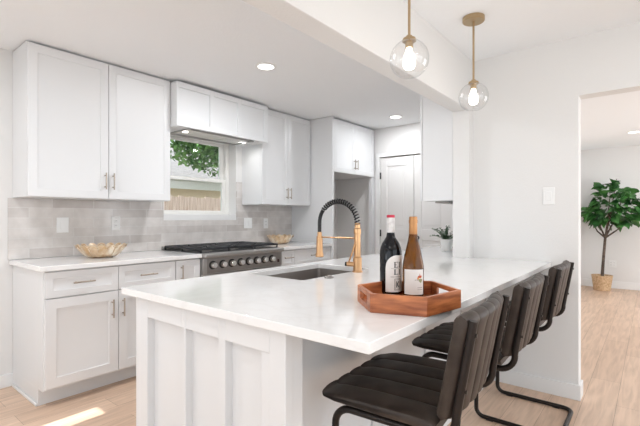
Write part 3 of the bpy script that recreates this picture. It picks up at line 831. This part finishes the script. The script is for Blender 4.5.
# dark bottle: local angle t measured in metres along the label, + = to the right in the photo
bc = (1.424, 0.795, ZB); br_ = 0.0425
bot = thing('wine_bottle', 'dark glass wine bottle with white capsule and arched cream label, left on tray', 'bottle', bc)
M().lathe([(0.030, 0.0), (0.038, 0.003), (br_, 0.010), (br_, 0.168), (0.0395, 0.182), (0.034, 0.198), (0.024, 0.213), (0.0175, 0.223), (0.0152, 0.236), (0.0148, 0.252)], bc, 40).build('glass', 'wine_dark', bot)
M().lathe([(0.0152, 0.240), (0.0158, 0.241), (0.0154, 0.280), (0.0154, 0.300)], bc, 28).build('capsule', 'foil_white', bot, label='white foil capsule')
M().lathe([(0.0156, 0.298), (0.0160, 0.300), (0.0158, 0.306), (0.0140, 0.3085), (0.001, 0.3085)], bc, 28).build('capsule_top', 'foil_red', bot, label='red capsule top')
va = view_angle(bc)
def ang(s, r): return va + s / r      # s > 0 goes to the right in the photo (counter-clockwise seen from above)
lab = cyl_patch(bc, br_, ang(-0.020, br_), ang(0.066, br_), ZB + 0.014, 0, top=lambda t: ZB + 0.106 + 0.048 * math.sqrt(max(0, 1 - (1 - min(1, t * 2.0)) ** 2)) * 1.0, n=30).build('label', 'label', bot, label='arched cream label')
def stroke(c, r, s0, s1, z0, z1, m):
    q = cyl_patch(c, r + 0.0006, ang_c(c, s0, r), ang_c(c, s1, r), z0, z1, 0.0004, 4)
    m.add(q.v, q.f)
def ang_c(c, s, r): return view_angle(c) + s / r
def serif_E(c, r, s, z, w_, h, m):
    t = 0.0028
    stroke(c, r, s + 0.001, s + 0.001 + t * 1.5, z, z + h, m)
    for zz in (z, z + h - 0.0014):
        stroke(c, r, s - 0.001, s + w_, zz, zz + 0.0016, m)
    stroke(c, r, s, s + w_ * 0.75, z + h / 2 - 0.0007, z + h / 2 + 0.0007, m)
    stroke(c, r, s + w_ - 0.0014, s + w_, z, z + h * 0.30, m); stroke(c, r, s + w_ - 0.0014, s + w_, z + h * 0.72, z + h, m)
def serif_L(c, r, s, z, w_, h, m):
    stroke(c, r, s + 0.001, s + 0.0052, z, z + h, m)
    stroke(c, r, s - 0.001, s + w_, z, z + 0.0016, m); stroke(c, r, s - 0.001, s + 0.0075, z + h - 0.0014, z + h, m)
    stroke(c, r, s + w_ - 0.0014, s + w_, z, z + h * 0.35, m)
def serif_I(c, r, s, z, h, m):
    stroke(c, r, s + 0.001, s + 0.0052, z, z + h, m)
    stroke(c, r, s - 0.001, s + 0.0072, z, z + 0.0015, m); stroke(c, r, s - 0.001, s + 0.0072, z + h - 0.0015, z + h, m)
m = M()
LB, LR = bc, br_ 
serif_E(LB, LR, 0.013, ZB + 0.107, 0.016, 0.0215, m); serif_I(LB, LR, 0.0335, ZB + 0.107, 0.0215, m)
serif_L(LB, LR, 0.013, ZB + 0.080, 0.016, 0.0205, m); serif_I(LB, LR, 0.0335, ZB + 0.080, 0.0205, m)
m.build('lettering', 'ink', lab, label='black serif capitals')
m = M()
for k in range(11):
    stroke(LB, LR, 0.0 + k * 0.0042, 0.0 + k * 0.0042 + 0.0028, ZB + 0.0705, ZB + 0.0735, m)
m.build('small_lettering', 'ink_grey', lab)
m = M()
for k in range(9):
    stroke(LB, LR, 0.002 + k * 0.0042, 0.002 + k * 0.0042 + 0.0026, ZB + 0.1030, ZB + 0.1046, m)
m.build('small_lettering', 'ink_grey', lab)
m = M()   # ornamental frame with a monogram
for a0, a1, q0, q1 in ((0.002, 0.0032, 0.024, 0.068), (0.028, 0.0292, 0.024, 0.068), (0.002, 0.0292, 0.024, 0.0252), (0.002, 0.0292, 0.0668, 0.068), (0.005, 0.0058, 0.028, 0.064), (0.0255, 0.0263, 0.028, 0.064), (0.005, 0.0263, 0.028, 0.0288), (0.005, 0.0263, 0.0632, 0.064)):
    stroke(LB, LR, a0 + 0.012, a1 + 0.012, ZB + q0 - 0.003, ZB + q1 - 0.003, m)
stroke(LB, LR, 0.0215, 0.0250, ZB + 0.031, ZB + 0.055, m)
for k in range(5):
    stroke(LB, LR, 0.0248 + k * 0.0016, 0.0248 + k * 0.0016 + 0.003, ZB + 0.0425 + k * 0.0022, ZB + 0.0455 + k * 0.0026, m)
    stroke(LB, LR, 0.0248 + k * 0.0016, 0.0248 + k * 0.0016 + 0.003, ZB + 0.0405 - k * 0.0024, ZB + 0.0435 - k * 0.0020, m)
m.build('emblem', 'ink', lab, label='framed black monogram emblem')

# amber bottle
bc2 = (1.437, 0.706, ZB); b2 = 0.0400
bot = thing('wine_bottle', 'amber glass wine bottle with copper capsule and leaf label, right on tray', 'bottle', bc2)
M().lathe([(0.030, 0.0), (0.037, 0.003), (b2, 0.010), (b2, 0.106), (0.0392, 0.118), (0.0365, 0.135), (0.0325, 0.155), (0.028, 0.175), (0.0228, 0.198), (0.0185, 0.218), (0.0158, 0.236), (0.0148, 0.252)], bc2, 40).build('glass', 'wine_amber', bot)
M().lathe([(0.0156, 0.232), (0.0160, 0.233), (0.0154, 0.276), (0.0166, 0.277), (0.0166, 0.289), (0.0154, 0.290), (0.0152, 0.300), (0.0135, 0.302), (0.001, 0.302)], bc2, 28).build('capsule', 'foil_gold', bot, label='copper capsule')
lab = cyl_patch(bc2, b2, ang_c(bc2, -0.036, b2), ang_c(bc2, 0.044, b2), ZB + 0.012, ZB + 0.105, n=24).build('label', 'label', bot, label='cream paper label')
m = M()
def leafpatch(s, z, pts, mat, nm):
    mm = M(); vs = []
    r = b2
    for a_, h_ in pts:
        q = ang_c(bc2, s + a_, r)
        for rr in (r + 0.0008, r + 0.0012):
            vs.append((bc2[0] + rr * math.cos(q), bc2[1] + rr * math.sin(q), z + h_))
    k = len(pts)
    fs = [tuple(2 * i + 1 for i in range(k))] + [(2 * i, 2 * ((i + 1) % k), 2 * ((i + 1) % k) + 1, 2 * i + 1) for i in range(k)]
    mm.add(vs, fs)
    return mm.build(nm, mat, lab, smooth=False)
leafpatch(0.025, ZB + 0.076, [(-0.009, 0), (-0.007, 0.006), (-0.002, 0.006), (0.0, 0.015), (0.002, 0.006), (0.007, 0.008), (0.009, 0.001), (0.003, -0.003)], 'leaf_red', 'leaf_emblem')
leafpatch(0.021, ZB + 0.070, [(-0.006, -0.001), (-0.007, 0.006), (0.0, 0.006), (0.001, -0.002)], 'leaf_orange', 'leaf_emblem')
leafpatch(0.027, ZB + 0.063, [(-0.007, 0), (-0.005, 0.007), (0.006, 0.008), (0.009, 0.002), (0.003, -0.008)], 'leaf_green', 'leaf_emblem')
m = M()
for k in range(10):
    stroke(bc2, b2, 0.006 + k * 0.0032, 0.006 + k * 0.0032 + 0.002, ZB + 0.0645 + 0.001 * (k % 3), ZB + 0.0675 + 0.0012 * (k % 2), m)
m.build('small_lettering', 'ink_grey', lab)
m = M()
for k in range(6):
    stroke(bc2, b2, 0.016 + k * 0.0034, 0.016 + k * 0.0034 + 0.0024, ZB + 0.037, ZB + 0.039, m)
m.build('small_lettering', 'ink_grey', lab)
m = M()
for k in range(7):
    stroke(bc2, b2, 0.015 + k * 0.0034, 0.015 + k * 0.0034 + 0.0024, ZB + 0.030, ZB + 0.0315, m)
m.build('small_lettering', 'ink_grey', lab)

# ------------------------------------------------------------------ gold bowls
def petal_bowl(c, R, H, label, npet=16):
    r = thing('decorative_bowl', label, 'bowl', c)
    rb = R * 0.52
    def prof(t):
        return rb + (R - rb) * (t ** 0.62), H * t
    M().lathe([(rb * 0.9, 0.0005), (rb, 0.004), (rb, 0.008), (0.001, 0.009)], c, 32, close=False).build('bowl_base', 'gold_wire', r)
    for k in range(npet):
        a = 2 * PI * k / npet
        m = M(); vs = []; na, nt = 6, 8
        for sgn in (0, 1):
            for i in range(nt + 1):
                t = i / nt
                rr, h = prof(t)
                wid = PI / npet * 0.93
                for j in range(na + 1):
                    u = (j / na - 0.5) * 2
                    tip = (1 - 0.16 * abs(u) ** 2.4) if t > 0.6 else 1
                    hh = h * (1 - (1 - tip) * (t - 0.6) / 0.4) if t > 0.6 else h
                    bulge = 0.010 * (1 - u * u) * t + (0.005 * (k % 2))
                    q = a + u * wid
                    rad = rr + bulge - sgn * 0.0025
                    vs.append((c[0] + rad * math.cos(q), c[1] + rad * math.sin(q), c[2] + 0.004 + hh))
        fs = []; st = (nt + 1) * (na + 1)
        for i in range(nt):
            for j in range(na):
                p = i * (na + 1) + j
                fs.append((p, p + 1, p + na + 2, p + na + 1)); fs.append((st + p, st + p + na + 1, st + p + na + 2, st + p + 1))
        rim = [j for j in range(na + 1)] + [i * (na + 1) + na for i in range(1, nt + 1)] + [nt * (na + 1) + j for j in range(na - 1, -1, -1)] + [i * (na + 1) for i in range(nt - 1, 0, -1)]
        for i in range(len(rim)):
            p, q = rim[i], rim[(i + 1) % len(rim)]
            fs.append((p, q, st + q, st + p))
        m.add(vs, fs)
        m.build('petal', 'shell', r)
    pts = []
    for k in range(96):
        a = 2 * PI * k / 96
        pts.append((c[0] + (R + 0.002) * math.cos(a), c[1] + (R + 0.002) * math.sin(a), c[2] + H * (0.88 + 0.10 * math.cos(a * npet))))
    M().tube(pts, 0.0022, 6, closed=True).build('rim_wire', 'gold_wire', r)
petal_bowl((1.425, 3.345, CT + 0.0005), 0.172, 0.098, 'cream and gold petal bowl on the counter left of the range')
petal_bowl((3.500, 3.430, CT + 0.0005), 0.150, 0.098, 'cream and gold petal bowl on the counter right of the range', 14)

# ------------------------------------------------------------------ small plant on the far counter
pc = (3.700, 1.480, CT + 0.0005)
pl = thing('potted_plant', 'small leafy green plant in a white pot under the end wall cabinet', 'plant', pc)
M().lathe([(0.040, 0.0), (0.046, 0.003), (0.056, 0.105), (0.058, 0.108), (0.053, 0.108), (0.050, 0.092), (0.001, 0.092)], pc, 30, close=False).build('pot', 'pot_white', pl, label='white ceramic pot')
m = M(); rnd = random.Random(3)
for k in range(26):
    a = rnd.uniform(0, 2 * PI); ln = rnd.uniform(0.09, 0.17); tilt = rnd.uniform(0.25, 1.15)
    base = Vector((pc[0] + 0.03 * math.cos(a) * rnd.random(), pc[1] + 0.03 * math.sin(a) * rnd.random(), pc[2] + 0.09))
    pts = []
    for i in range(6):
        t = i / 5; b_ = tilt * (0.55 + 0.6 * t)
        pts.append(base + Vector((math.cos(a) * math.sin(b_), math.sin(a) * math.sin(b_), math.cos(b_))) * (ln * t))
    m.tube(pts, 0.0016, 5)
    for i in range(1, 6):
        for q in range(5):
            aa = rnd.uniform(0, 2 * PI); d = Vector((math.cos(aa), math.sin(aa), rnd.uniform(-0.1, 0.8))).normalized()
            s = d.cross(Vector((0, 0, 1))).normalized(); L_ = rnd.uniform(0.016, 0.028); p = pts[i].lerp(pts[i - 1], rnd.random())
            up = s.cross(d) * 0.003
            m.add([p, p + d * L_ * 0.5 + s * 0.006 + up, p + d * L_, p + d * L_ * 0.5 - s * 0.006 + up], [(0, 1, 2, 3)])
m.build('foliage', 'herb_leaf', pl)

# ------------------------------------------------------------------ bar stools
def channel_pad(loop_fn, nloop, half_w, channels, depth, name, parent, end_round=0.06, per=8):
    """loop_fn(k, s) -> (y, z, outward ny, nz, width scale); swept across x with stitched channels"""
    m = M(); xs = []
    for c in range(channels):
        for i in range(per):
            xs.append((c + (0.5 - 0.5 * math.cos(PI * i / per))) / channels)
    xs.append(1.0)
    nx = len(xs); vs = []
    for t in xs:
        ph = (t * channels) % 1.0
        puff = depth * (abs(math.sin(PI * t * channels)) ** 0.45)
        u = (t - 0.5) * 2
        edge = min(1.0, (1 - abs(u)) / end_round)
        shrink = math.sqrt(max(0.0, 1 - (1 - edge) ** 2))
        for k in range(nloop):
            y, z, ny, nz, ws, yc, zc, bow = loop_fn(k, u)
            q = puff - depth
            yy = y + ny * q; zz = z + nz * q
            yy = yc + (yy - yc) * (0.45 + 0.55 * shrink); zz = zc + (zz - zc) * (0.45 + 0.55 * shrink)
            vs.append((u * half_w * ws, yy + bow, zz))
    fs = []
    for i in range(nx - 1):
        for k in range(nloop):
            a = i * nloop + k; b_ = i * nloop + (k + 1) % nloop
            fs.append((a, b_, b_ + nloop, a + nloop))
    fs.append(tuple(range(nloop))); fs.append(tuple((nx - 1) * nloop + k for k in range(nloop)))
    m.add(vs, fs)
    return m.build(name, 'leather', parent, local=True)

def make_stool():
    t = thing('bar_stool', None, 'stool')
    # seat: loop in y-z
    sy0, sy1, sz0, sz1 = -0.135, 0.274, 0.616, 0.648
    N = 28; R = 0.022
    base = []
    def dens(p0, p1, n_):
        return [p0.lerp(p1, i / n_) for i in range(n_)]
    loop = []
    A = [Vector((sy0, sz0)), Vector((sy1 - 0.02, sz0 + 0.004)), Vector((sy1, sz0 + 0.010)), Vector((sy1 + 0.002, sz0 + 0.022)), Vector((sy1 - 0.012, sz1 - 0.012)), Vector((sy1 - 0.06, sz1 - 0.002)), Vector((sy1 - 0.16, sz1 + 0.004)), Vector((-0.05, sz1 + 0.006)), Vector((sy0 + 0.03, sz1 + 0.004)), Vector((sy0, sz1 - 0.008))]
    cnt = [8, 2, 2, 3, 4, 6, 6, 5, 3, 4]
    for i in range(len(A)):
        loop += dens(A[i], A[(i + 1) % len(A)], cnt[i])
    K = len(loop); cen = Vector((0.04, (sz0 + sz1) / 2))
    nor = []
    for i in range(K):
        tg = (loop[(i + 1) % K] - loop[i - 1]).normalized(); nor.append(Vector((tg.y, -tg.x)))
    def seat_fn(k, u):
        p = loop[k]; n_ = nor[k]
        rc = 0.05
        d = max(0.0, p.x - (sy1 - rc)) / rc
        ws = 1.0 - (rc / 0.24) * (1 - math.sqrt(max(0, 1 - min(1, d) ** 2)))
        up = 1.0 if p.y > (sz0 + sz1) / 2 else 0.25
        return p.x, p.y, n_.x * up, n_.y * up, ws, p.x, (sz0 + sz1) / 2, 0.0
    st = channel_pad(seat_fn, K, 0.258, 5, 0.005, 'seat', t, 0.05)
    # backrest: leaning pad, slightly bowed
    bz0, bz1, th = 0.640, 0.956, 0.048
    lean = 0.19
    def backline(z): return -0.150 - (z - 0.64) * lean
    loop2 = []
    n1 = 14
    for i in range(n1 + 1):
        z = bz0 + 0.02 + (bz1 - bz0 - 0.045) * i / n1
        loop2.append(Vector((backline(z) + th / 2, z)))
    for i in range(1, 7):
        a = PI * i / 7
        loop2.append(Vector((backline(bz1 - 0.025) + th / 2 * math.cos(a), bz1 - 0.025 + 0.025 * math.sin(a))))
    for i in range(n1 + 1):
        z = bz1 - 0.025 - (bz1 - bz0 - 0.045) * i / n1
        loop2.append(Vector((backline(z) - th / 2, z)))
    for i in range(1, 7):
        a = PI + PI * i / 7
        loop2.append(Vector((backline(bz0 + 0.02) + th / 2 * math.cos(a), bz0 + 0.02 + 0.02 * math.sin(a))))
    K2 = len(loop2); nor2 = []
    for i in range(K2):
        tg = (loop2[(i + 1) % K2] - loop2[i - 1]).normalized(); nor2.append(Vector((tg.y, -tg.x)))
    def back_fn(k, u):
        p = loop2[k]; n_ = nor2[k]
        zz = p.y - 0.014 * max(0, abs(u) - 0.75) * 4 * (1 if p.y > 0.8 else -1) * (0.5 if abs(p.y - 0.8) > 0.1 else 0)
        fade = min(1.0, max(0.25, (0.945 - p.y) / 0.05)); return p.x, zz, n_.x * fade, n_.y * fade, 1.0, backline(p.y), p.y, -0.022 * (1 - u * u) + 0.011
    bk = channel_pad(back_fn, K2, 0.232, 6, 0.009, 'backrest', t, 0.035)
    # frame: one bent tube, post - seat rail - front leg - floor runner - rear bar and back up
    def side(s):
        x = 0.222 * s
        P = [Vector((x, -0.228, 0.940)), Vector((x, -0.215, 0.86)), Vector((x, -0.190, 0.72)), Vector((x, -0.181, 0.665))]
        P += arc((x, -0.118, 0.657), 0.063, PI, 1.5 * PI, (0, 1, 0), (0, 0, 1), 8)
        P += [Vector((x, 0.0, 0.594)), Vector((x, 0.14, 0.594))]
        P += arc((x, 0.160, 0.534), 0.060, PI / 2, 0, (0, 1, 0), (0, 0, 1), 8)
        P += [Vector((x, 0.220, 0.35)), Vector((x, 0.220, 0.085))]
        P += arc((x, 0.175, 0.058), 0.045, 0, -PI / 2, (0, 1, 0), (0, 0, 1), 7)
        P += [Vector((x, 0.0, 0.013)), Vector((x, -0.17, 0.013))]
        P += arc((x - 0.055 * s, -0.175, 0.013), 0.055, 0, -PI / 2, (s, 0, 0), (0, 1, 0), 7)
        return P
    left = side(-1); right = side(1)
    M().tube(left + list(reversed(right)), 0.0125, 10).build('frame', 'stool_metal', t, local=True)
    # cross bar under the seat and its mounting plates
    m = M(); m.box(-0.215, 0.215, 0.06, 0.085, 0.597, 0.610); m.box(-0.215, 0.215, -0.11, -0.085, 0.597, 0.610)
    m.build('seat_support', 'stool_metal', t, 0.002, local=True)
    for s in (-1, 1):
        for z in (0.90, 0.74):
            y = -0.228 + (0.94 - z) * 0.165
            M().lathe([(0.006, -0.016), (0.006, -0.013), (0.004, -0.012), (0.004, 0.012)], (0.222 * s, y, z), 10, 'y').build('bolt', 'stool_metal', t, local=True)
    m = M()
    for s in (-1, 1):
        for y in (0.14, -0.14):
            m.box(0.222 * s - 0.011, 0.222 * s + 0.011, y - 0.02, y + 0.02, 0.0, 0.004)
    m.build('floor_glides', 'black', t, local=True)
    return t
s1 = make_stool()
stools = [(1.342, 0.622, 4.0, 'dark leather bar stool nearest the camera, seat reaching past the peninsula corner'),
          (2.022, 0.622, 1.5, 'middle dark leather bar stool, between the nearest stool and the one by the wall'),
          (2.790, 0.620, 0.0, 'dark leather bar stool farthest from the camera, next to the dining wall')]
for i, (x_, y_, a_, lb) in enumerate(stools):
    o = s1 if i == 0 else copy_tree(s1)
    o.location = (x_, y_, 0.0005); o.rotation_euler = (0, 0, math.radians(a_))
    o['label'] = lb; o['group'] = 'leather bar stools at the peninsula'

# ------------------------------------------------------------------ pendants
def pendant(x, y, zg, label):
    r = thing('pendant_light', label, 'pendant', (x, y, ZC), group='globe pendants over the peninsula')
    M().lathe([(0.001, -0.028), (0.060, -0.027), (0.064, -0.023), (0.064, -0.001)], (x, y, ZC), 36, close=False).build('canopy', 'brass', r)
    M().tube([(x, y, ZC - 0.026), (x, y, zg + 0.103)], 0.0060, 12).build('rod', 'brass', r)
    M().lathe([(0.008, 0.106), (0.013, 0.104), (0.014, 0.097), (0.028, 0.092), (0.031, 0.084), (0.030, 0.079), (0.018, 0.078), (0.0175, 0.050), (0.013, 0.048)], (x, y, zg), 28).build('socket', 'brass', r)
    prof = []
    Rg = 0.086
    a0 = math.asin(0.030 / Rg)
    for i in range(25):
        a = a0 + (PI - a0 - 0.52) * i / 24
        prof.append((Rg * math.sin(a), Rg * math.cos(a)))
    a = PI - 0.52
    zb_ = Rg * math.cos(a)
    prof += [(Rg * math.sin(a) * 0.8, zb_ - 0.001), (0.001, zb_ - 0.001)]
    g = M().lathe(prof, (x, y, zg), 48, close=False).build('globe', 'globe', r, label='clear glass globe')
    M().lathe([(0.012, 0.052), (0.013, 0.040), (0.020, 0.012), (0.027, -0.012), (0.028, -0.026), (0.020, -0.042), (0.001, -0.048)], (x, y, zg), 24, close=False).build('bulb', 'bulb', r, label='glowing bulb')
    lamp('pendant_bulb_light', 'POINT', (x, y, zg - 0.015), 4.0, (1.0, 0.91, 0.80), shadow_soft_size=0.03)
pendant(1.673, 0.841, 1.928, 'nearer clear globe pendant with brass rod, cut by the top edge of the picture')
pendant(2.520, 0.841, 1.952, 'farther clear globe pendant with whole brass rod and ceiling canopy visible')

# ------------------------------------------------------------------ recessed lights
def downlight(x, y, label, power):
    r = thing('recessed_light', label, 'ceiling light', (x, y, ZC - 0.012), group='recessed ceiling lights')
    M().lathe([(0.066, -0.0005), (0.086, -0.0005), (0.086, -0.004), (0.070, -0.009), (0.064, -0.009), (0.064, -0.0005)], (x, y, ZC), 36, close=False).build('trim_ring', 'plate', r)
    M().lathe([(0.001, -0.006), (0.064, -0.006), (0.064, -0.003), (0.001, -0.003)], (x, y, ZC), 32, close=False).build('lens', 'can', r, label='glowing lens')
    lamp('recessed_beam', 'AREA', (x, y, ZC - 0.012), power, (0.95, 0.97, 1.0), (0, 0, -1), shape='DISK', size=0.126)
downlight(2.284, 2.401, 'round recessed ceiling light nearest the camera, above the range aisle', 16)
downlight(4.405, 2.394, 'round recessed ceiling light farther back, in front of the closet door', 10.5)
downlight(7.31, 0.20, 'round recessed ceiling light in the side room above the fig tree', 9)

# ------------------------------------------------------------------ fig tree
tx, ty = 8.36, 0.655
ft = thing('fig_tree', 'tall fiddle-leaf fig tree in a woven pot in the side room', 'plant', (tx, ty, 0))
M().lathe([(0.105, 0.001), (0.120, 0.004), (0.150, 0.235), (0.158, 0.250), (0.150, 0.255), (0.142, 0.235), (0.138, 0.215)], (tx, ty, 0), 36, close=False).build('pot', 'woven', ft, label='tan woven pot')
M().lathe([(0.001, 0.222), (0.138, 0.218), (0.138, 0.17), (0.001, 0.17)], (tx, ty, 0), 28, close=False).build('soil', 'soil', ft)
fork = Vector((tx, ty - 0.045, 0.88))
m = M()
m.tube([(tx, ty, 0.18), (tx, ty - 0.015, 0.45), (tx + 0.01, ty - 0.03, 0.68), fork], [0.026, 0.023, 0.021, 0.020], 10)
tips = [Vector((tx, ty - 0.20, 1.86)), Vector((tx + 0.08, ty - 0.40, 1.30)), Vector((tx - 0.05, ty + 0.12, 1.45)), Vector((tx - 0.1, ty - 0.12, 1.62)), Vector((tx + 0.1, ty - 0.30, 1.62)), Vector((tx + 0.05, ty + 0.18, 1.22))]
branches = []
for k, tp in enumerate(tips):
    mid = fork.lerp(tp, 0.5) + Vector((0, 0, -0.06))
    pts = [fork, fork.lerp(mid, 0.6), mid, mid.lerp(tp, 0.5), tp]
    m.tube(pts, [0.015, 0.012, 0.010, 0.007, 0.004], 7); branches.append(pts)
m.build('trunk', 'bark', ft)
def big_leaf(m, base, d, L, W, droop, rnd):
    d = d.normalized(); up = Vector((0, 0, 1))
    s = d.cross(up); s = s.normalized() if s.length > 1e-3 else Vector((1, 0, 0))
    nrm = s.cross(d)
    rot = Matrix.Rotation(rnd.uniform(-1.1, 1.1), 3, d); s = rot @ s; nrm = rot @ nrm
    ws = [0.10, 0.62, 0.78, 0.98, 0.92, 0.45, 0.02]; n_ = len(ws); vs = []
    for i in range(n_):
        t = i / (n_ - 1); p = base + d * (L * t) - up * (droop * L * t * t)
        for u in (-1, -0.5, 0, 0.5, 1):
            vs.append(p + s * (u * W * 0.5 * ws[i]) + nrm * (abs(u) * W * 0.16 * ws[i]) + nrm * (0.006 * math.sin(t * 14 + u * 3)))
    fs = [(i * 5 + j, i * 5 + j + 1, i * 5 + j + 6, i * 5 + j + 5) for i in range(n_ - 1) for j in range(4)]
    m.add(vs, fs)
m = M(); rnd = random.Random(11)
cc = Vector((tx, 0.52, 1.36))
nleaf = 0
while nleaf < 190:
    a = rnd.uniform(0, 2 * PI); e_ = math.asin(rnd.uniform(-0.85, 1)); q = rnd.uniform(0.25, 1.0) ** 0.5
    dirv = Vector((math.cos(a) * math.cos(e_), math.sin(a) * math.cos(e_), math.sin(e_)))
    base = cc + Vector((dirv.x * 0.20 * q, dirv.y * 0.37 * q, dirv.z * (0.44 if dirv.z > 0 else 0.30) * q))
    base.y = cc.y + (base.y - cc.y) * (1.0 - max(0, (base.z - 1.5)) * 1.0) - max(0, base.z - 1.55) * 0.10
    dd = Vector((dirv.x + rnd.uniform(-.6, .6), dirv.y + rnd.uniform(-.6, .6), dirv.z * 0.6 + rnd.uniform(-0.45, 0.6))).normalized()
    L_ = rnd.uniform(0.13, 0.20)
    if base.x + dd.x * L_ > XH - 0.08:
        dd.x = -abs(dd.x)
    big_leaf(m, base, dd, L_, rnd.uniform(0.10, 0.15), rnd.uniform(0.05, 0.5), rnd); nleaf += 1
m.build('foliage', 'fig_leaf', ft)

# ------------------------------------------------------------------ outdoors
M().box(-14, 22, YO + 0.02, 30, -0.35, -0.13).build('lawn', 'grass', smooth=False, kind='structure')
M().box(-14, XL - T - 0.01, YB - 6, YO + 0.02, -0.35, -0.13).build('ground', 'concrete', smooth=False, kind='structure')
M().box(XL - T - 0.01, 22, YB - 9, YB - T - 0.02, -0.35, -0.13).build('patio', 'concrete', smooth=False, kind='structure')
M().box(-7.2, XL - T - 0.02, -3.0, 2.45, 2.60, 2.75).build('sun_blocker_slab', 'concrete', smooth=False, kind='structure')  # unseen slab added outdoors to keep direct sun out of the wide left opening
fe = thing('wooden_fence', 'weathered brown board fence outside, low behind the window glass', 'fence', (6, 8.1, -0.13))
m = M()
x_ = 2.0
rnd = random.Random(5)
while x_ < 10.5:
    m.box(x_, x_ + 0.135, 8.10, 8.12, -0.13, 1.69 + rnd.uniform(-0.02, 0.02)); x_ += 0.14
m.build('boards', 'fence', fe)
m = M()
for z in (0.2, 1.5):
    m.box(2.0, 10.5, 8.12, 8.16, z, z + 0.09)
m.build('rails', 'fence', fe)
hs = thing('neighbour_house', 'tan neighbouring house with grey shingle roof seen through the window', 'house', (9, 13, -0.13))
M().box(2.5, 16.0, 12.0, 20, -0.13, 2.35).build('wall', 'siding', hs, smooth=False)
M().box(2.0, 16.5, 11.45, 11.50, 2.12, 2.42).build('fascia', 'fascia', hs, smooth=False)
m = M(); m.add([(2.0, 11.40, 2.42), (16.5, 11.40, 2.42), (16.5, 16, 4.25), (2.0, 16, 4.25), (2.0, 11.40, 2.36), (16.5, 11.40, 2.36), (16.5, 16, 4.19), (2.0, 16, 4.19)], [(0, 1, 2, 3), (4, 5, 6, 7), (0, 1, 5, 4), (2, 3, 7, 6), (1, 2, 6, 5), (0, 3, 7, 4)])
m.build('roof', 'shingle', hs, smooth=False)
def bushy(name, label, c, rx, ry_, rz_, n_, seed, th):
    r = thing(name, label, 'tree', (c[0], c[1], -0.13))
    rnd = random.Random(seed)
    M().tube([(c[0] + 1.2, c[1], -0.13), (c[0] + 1.0, c[1], c[2] - rz_ * 0.2)], [0.22, 0.12], 10).build('trunk', 'bark', r)
    m = M()
    for k in range(n_):
        a = rnd.uniform(0, 2 * PI); e_ = math.asin(rnd.uniform(-1, 1)); q = rnd.uniform(0.3, 1) ** 0.5
        p = Vector((c[0] + rx * q * math.cos(a) * math.cos(e_), c[1] + ry_ * q * math.sin(a) * math.cos(e_), c[2] + rz_ * q * math.sin(e_)))
        d = Vector((rnd.uniform(-1, 1), rnd.uniform(-1, 1), rnd.uniform(-1, 0.5))).normalized(); s = d.cross(Vector((rnd.random(), rnd.random(), 1))).normalized()
        L_ = rnd.uniform(0.11, 0.24)
        m.add([p, p + d * L_ * 0.45 + s * L_ * 0.28, p + d * L_, p + d * L_ * 0.45 - s * L_ * 0.28], [(0, 1, 2, 3)])
    m.build('foliage', 'tree_leaf', r, smooth=False)
bushy('shade_tree', 'leafy green tree behind the fence, overhanging the neighbour roof at the top of the window', (9.6, 10.35, 4.05), 4.8, 0.75, 1.66, 15000, 2, 0)
